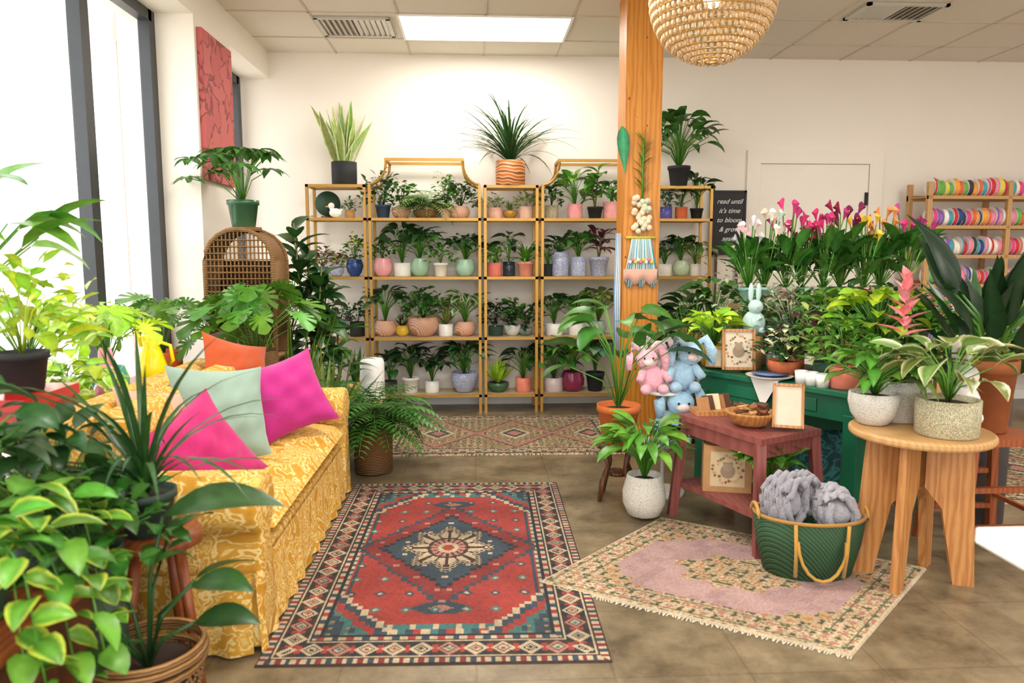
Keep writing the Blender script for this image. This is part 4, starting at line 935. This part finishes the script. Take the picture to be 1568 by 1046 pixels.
def plush(mb, x, y, z, s, col, side, inner='#f6e0dc'):
    c = H(col)
    mb.ball((x, y, z+.06*s), .06*s, 'fuzz', c, 14, 10, (1, .9, 1.1), .04, rg)
    hx = x+side*.03*s; hz = z+.155*s
    mb.ball((hx, y-.02*s, hz), .05*s, 'fuzz', c, 14, 10, (1.05, .95, .95), .04, rg)
    mb.ball((hx, y-.062*s, hz-.01*s), .022*s, 'fuzz', H(inner), 10, 6, (1.2, .7, .8), .03, rg)
    for q in (-1, 1):
        mb.tube([(hx+q*.025*s, y-.01*s, hz+.035*s), (hx+q*.06*s, y-.02*s, hz+.06*s), (hx+q*.085*s, y-.03*s, hz+.01*s), (hx+q*.085*s, y-.035*s, hz-.05*s)], [.012*s, .02*s, .023*s, .014*s], 'fuzz', c, 8)
        mb.tube([(x+q*.045*s, y-.02*s, z+.1*s), (x+q*.07*s, y-.06*s, z+.06*s)], [.02*s, .018*s], 'fuzz', c, 8)
        mb.ball((x+q*.04*s, y-.06*s, z+.02*s), .026*s, 'fuzz', c, 10, 6, (1, 1.2, .9), .03, rg)
        mb.ball((hx+q*.02*s, y-.066*s, hz+.008*s), .005*s, 'glaze', H('#201814'), 6, 4)
for a in ((-.08, -.02, .615, 1.25, '#f3b3c2', -1), (.1, .0, .62, 1.4, '#a9cbe2', 1), (0, .06, .70, 1.0, '#f6dfe0', -1), (.04, -.02, .315, 1.5, '#a9d2ec', 1)): plush(mb, *a)
mb.make('plush_toy_display', (1.1, 4.2, 0))
mb = MB(); pf = [(.17, 0), (.19, .01), (.225, .15), (.24, .27), (.228, .27), (.215, .15), (.16, .02), (.001, .02)]
mb.lathe(pf, (0, 0, 0), 'greenweave', n=40, sx=1, sy=.72)
mb.tube([(.235*cos(a*pi/20), .17*sin(a*pi/20), .272) for a in range(40)], .008, 'fabric', H('#a3752e'), 6, True)
for q in (-1, 1):
    mb.tube([(q*.10, -.155, .04), (q*.105, -.17, .15), (q*.11, -.165, .27)], .008, 'fabric', H('#b98a34'))
mb.tube([(.10*cos(a*pi/10), -.17-.03*sin(a*pi/10), .2-.16*sin(a*pi/10)) for a in range(11)], .007, 'fabric', H('#b98a34'))
for q in (-1, 1): mb.tube([(q*.235, .06*cos(a*pi/8), .26+.05*sin(a*pi/8)) for a in range(9)], .008, 'fabric', H('#b98a34'))
rg = random.Random(9)
for (cx, cy, cz, rr, cc, tl) in ((-.11, 0, .32, .10, '#8f8b94', .2), (.1, -.03, .29, .095, '#9f9ca4', -.3), (-.01, .06, .34, .075, '#8f8b94', 0)):
    pts = []
    for k in range(170):
        t_ = k/170; a = t_*2*pi*8; w = 1+.12*sin(k*1.3)
        p_ = Vector((rr*.75*w*sin(a)*(.75+.25*sin(pi*t_)), (t_-.5)*rr*1.5, rr*1.15*w*cos(a)*(.75+.25*sin(pi*t_)))); p_ = Euler((0, tl, .5+tl)).to_matrix() @ p_
        pts.append((cx+p_.x, cy+p_.y, cz+p_.z))
    mb.tube(pts, .015, 'fuzz', H(cc), 7); mb.ball((cx, cy, cz), rr*.72, 'fuzz', H(cc))
mb.make('yarn_basket', (1.47, 3.09, 0), rz=-.1)
mb = MB(); mb.lathe([(.24, .0), (.275, .005), (.28, .015), (.28, .03), (.27, .038), (.001, .038)], (0, 0, .63), 'lightwood', n=48)
for ang in (-.35, .75):
    d = Vector((cos(ang), sin(ang), 0)); nn = Vector((-sin(ang), cos(ang), 0))*.016
    for s_ in (1, -1):
        P = [(d*s_*.03, .632), (d*s_*.2, .632), (d*s_*.235, 0), (d*s_*.16, 0), (d*s_*.10, .33), (d*s_*.03, .42)]
        vs = [tuple(p_+nn+Vector((0, 0, z))) for p_, z in P]+[tuple(p_-nn+Vector((0, 0, z))) for p_, z in P]; n = 6
        mb.add(vs, [tuple(range(n)), tuple(range(2*n-1, n-1, -1))]+[(k, (k+1) % n, n+(k+1) % n, n+k) for k in range(n)], 'pine')
mb.make('round_wooden_table', (1.89, 2.99, 0), smooth=False, bevel=.003)
rz_ = .669
plant('potted_hoya', (1.73, 3.08, rz_), ('bowl', .105, .14, 'whiteweave', '#ffffff'), 'broad', .26, .26, 'fresh', n=44, L=.12, W=.05)
plant('potted_variegated_rubber_plant', (1.93, 2.88, rz_), ('cyl', .12, .15, 'floralpot', '#ffffff'), 'broad', .3, .28, 'olive', 'cream', n=24, L=.19, W=.1)
plant('potted_bromeliad', (1.88, 3.14, rz_), ('cyl', .08, .18, 'whiteweave', '#ffffff'), 'brom', .52, .2, 'olive', fcol=H('#cf8084'), n=24)
bunny('floral_bunny_figurine', (2.1, 3.06, rz_), 1.3, '#efe6e2')
mb = MB(); sx0, sy0 = 2.4, 3.3
mb.box(sx0, sy0, .56, .36, .34, .035, 'redwood')
for a in (-1, 1):
    for b_ in (-1, 1): mb.beam((sx0+a*.19, sy0+b_*.17, 0), (sx0+a*.14, sy0+b_*.13, .55), .035, .035, 'redwood')
    mb.beam((sx0+a*.17, sy0-.155, .22), (sx0+a*.17, sy0+.155, .22), .02, .02, 'redwood');
for b_ in (-1, 1):
    for z in (.16, .34): mb.beam((sx0-.165, sy0+b_*.155, z), (sx0+.165, sy0+b_*.155, z), .025, .025, 'redwood')
mb.make('wooden_stool', smooth=False)
plant('potted_dracaena', (sx0, sy0, .579), ('cone', .12, .34, 'terra', '#8a4a20'), 'upright', .62, .45, 'deep', n=30, L=.42, W=.12)
plant('potted_zz_plant', (2.62, 3.65, 0), ('cyl', .14, .7, ma, '#3a3230'), 'upright', .75, .5, 'dark', n=34, L=.35, W=.09)
mb = MB(); mb.bb(1.2, 2.1, .85, 1.66, .71, .75, 'white')
for x in (1.36, 2.04):
    for y in (.91, 1.6): mb.bb(x-.02, x+.02, y-.02, y+.02, 0, .71, 'lightwood')
mb.make('white_table', smooth=False, bevel=.006)

# ribbon rack
mb = MB(); rx0, rx1 = 4.02, 5.5
for x in (rx0, 4.75, rx1):
    for y in (6.45, 6.75): mb.bb(x-.02, x+.02, y-.02, y+.02, 0, 2.04, 'lightwood')
rl = [.35, .62, .88, 1.14, 1.4, 1.66, 1.92]
for z in rl:
    mb.bb(rx0-.02, rx1+.02, 6.43, 6.455, z-.03, z, 'lightwood'); mb.bb(rx0-.02, rx1+.02, 6.74, 6.765, z-.03, z+.02, 'lightwood'); mb.bb(rx0, rx1, 6.45, 6.75, z-.012, z, 'lightwood')
rk = mb.make('rack_frame', smooth=False)
mb = MB(); cols = ['#e04a8a', '#f0a03a', '#e8d24a', '#4aa6b8', '#d0323c', '#f2e6d0', '#8a5ab0', '#6ab04a', '#f08aa8', '#2a4a8a', '#f4f0ea', '#e06a3a', '#3a3a3a']
for z in rl:
    x = rx0+.05
    while x < rx1-.05:
        w = R.uniform(.018, .045); rr = R.uniform(.06, .085); c = H(R.choice(cols))
        mb.tube([(x, 6.53, z+rr), (x+w, 6.53, z+rr)], rr, 'matte', c, 18); mb.tube([(x-.002, 6.53, z+rr), (x, 6.53, z+rr)], rr+.004, 'matte', H('#f0ece4'), 18); x += w+.006
sp_ = mb.make('spools', smooth=False)
group('ribbon_rack', [('rack_frame', rk), ('ribbon_spools', sp_)])
# pendant
mb = MB(); RR = .29
def prof_r(ph): return RR*cos(ph) if ph < .05 else RR*(1-.12*ph)
for k in range(19):
    ph = -pi/2+.10+k*.125
    rr = prof_r(ph); zz = RR*sin(ph)
    mb.tube([(rr*cos(a*pi/20), rr*sin(a*pi/20), zz) for a in range(40)], .0035, 'gold', n=4, close=True)
    ph2 = ph+.0625; r2 = prof_r(ph2); z2 = RR*sin(ph2); nb = max(6, int(2*pi*rr/.03))
    for j in range(nb):
        a = 2*pi*j/nb; mb.ball((r2*cos(a), r2*sin(a), z2), .0105, 'glaze', H('#c9aa82'), 6, 4, (1, 1, 1.5))
mb.ball((0, 0, .0), .045, 'bulb'); mb.tube([(0, 0, .05), (0, 0, CZ-2.6)], .008, 'gold'); mb.lathe([(.06, CZ-2.62), (.06, CZ-2.6), (.001, CZ-2.6)], (0, 0, 0), 'gold')
for k in range(8): a = k*pi/4; mb.tube([(0, 0, .4), (.24*cos(a), .24*sin(a), .2)], .003, 'gold')
mb.make('beaded_chandelier', (1.13, 3.6, 2.6))
l = bpy.data.lights.new('chandelier_bulb', 'POINT'); l.energy = 1.5; l.color = (1, .8, .55); l.shadow_soft_size = .06
o = bpy.data.objects.new('chandelier_bulb', l); o.location = (1.13, 3.6, 2.5); sc.collection.objects.link(o)
# pillar decorations
mb = MB(); mb.tube([(1.17, 5.18, 2.2), (1.17, 5.18, 1.75)], .008, 'stem', G['fresh'], 5)
rg = random.Random(4)
for k in range(34): mb.leaf((1.17, 5.18, 1.8+.012*k), rg.choice((0, pi))+rg.uniform(-.3, .3), rg.uniform(.6, 1.4), .09, .025, .2, jc(G['fresh'], rg), None, 'lan', .2, 3)
for k in range(34): mb.ball((1.165+rg.uniform(-.055, .055), 5.17+rg.uniform(-.02, .0), 1.68+rg.uniform(-.12, .12)), .022, 'matte', jc(H('#d2ccb0'), rg, .1), 7, 5)
mb.make('dried_flower_bundle')
mb = MB(); mb.tube([(1.06, 5.18, 1.52), (1.27, 5.18, 1.52)], .01, 'matte', H('#c6b83a'))
for k in range(44):
    x = 1.09+k*.00375; zz = .1+.16*abs(sin((k+.5)/44*pi*3)); mb.tube([(1.165+(x-1.165)*.8, 5.18, 1.52), (x*1.0, 5.18, 1.42), (1.165+(x-1.165)*1.5, 5.18, 1.40-.1-zz*.5)], .0045, 'fabric', H(('#4fa0b4', '#3f90a8', '#e8e0d0')[k % 3 if k % 5 else 2]))
for k in range(28): mb.tube([(1.05+k*.0085, 5.175, 1.30), (1.05+k*.0085, 5.175, 1.21+.02*sin(k*.5))], .0055, 'fabric', H('#d8a896'))
for k in range(9): mb.ball((1.09+k*.019, 5.168, 1.35+.015*(k % 2)), .014, 'fabric', H(('#e8e0d0', '#d87a8a', '#e0c040')[k % 3]), 8, 5)
mb.make('yarn_wall_hanging')
mb = MB(); mb.leaf((1.02, 5.17, 2.28), 0, -1.5, .32, .09, 0, H('#2c8a58'), H('#1f6a44'), 'lan', .1, 8, pi/2); mb.make('macrame_leaf')
mb = MB()
for k in range(6): mb.tube([(1.0+k*.006, 5.21+.004*k, 1.55), (.99+k*.007, 5.2, 1.1), (1.0+k*.006, 5.21, .72)], .006, 'fabric', H(('#7f9fc0', '#e0ddd6')[k % 2]))
mb.make('hanging_garland')

# ------------------------------------------------------------------ light / world / camera
w = bpy.data.worlds.new('World'); sc.world = w; w.use_nodes = True
bg = w.node_tree.nodes['Background']; bg.inputs[0].default_value = (.98, .99, 1, 1); bg.inputs[1].default_value = 3.8
cam = bpy.data.cameras.new('Camera'); co = bpy.data.objects.new('Camera', cam); sc.collection.objects.link(co)
cam.sensor_width = 36; cam.lens = 1700/2352*36; cam.clip_start = .05; cam.clip_end = 300
co.location = (0, 0, 1.4); co.rotation_euler = (pi/2-math.atan(199/1700), 0, -math.atan(86/1700))
cam.dof.use_dof = True; cam.dof.focus_distance = 4.8; cam.dof.aperture_fstop = 2.2
sc.camera = co
sc.view_settings.view_transform = 'Standard'; sc.view_settings.look = 'None'; sc.view_settings.exposure = .12
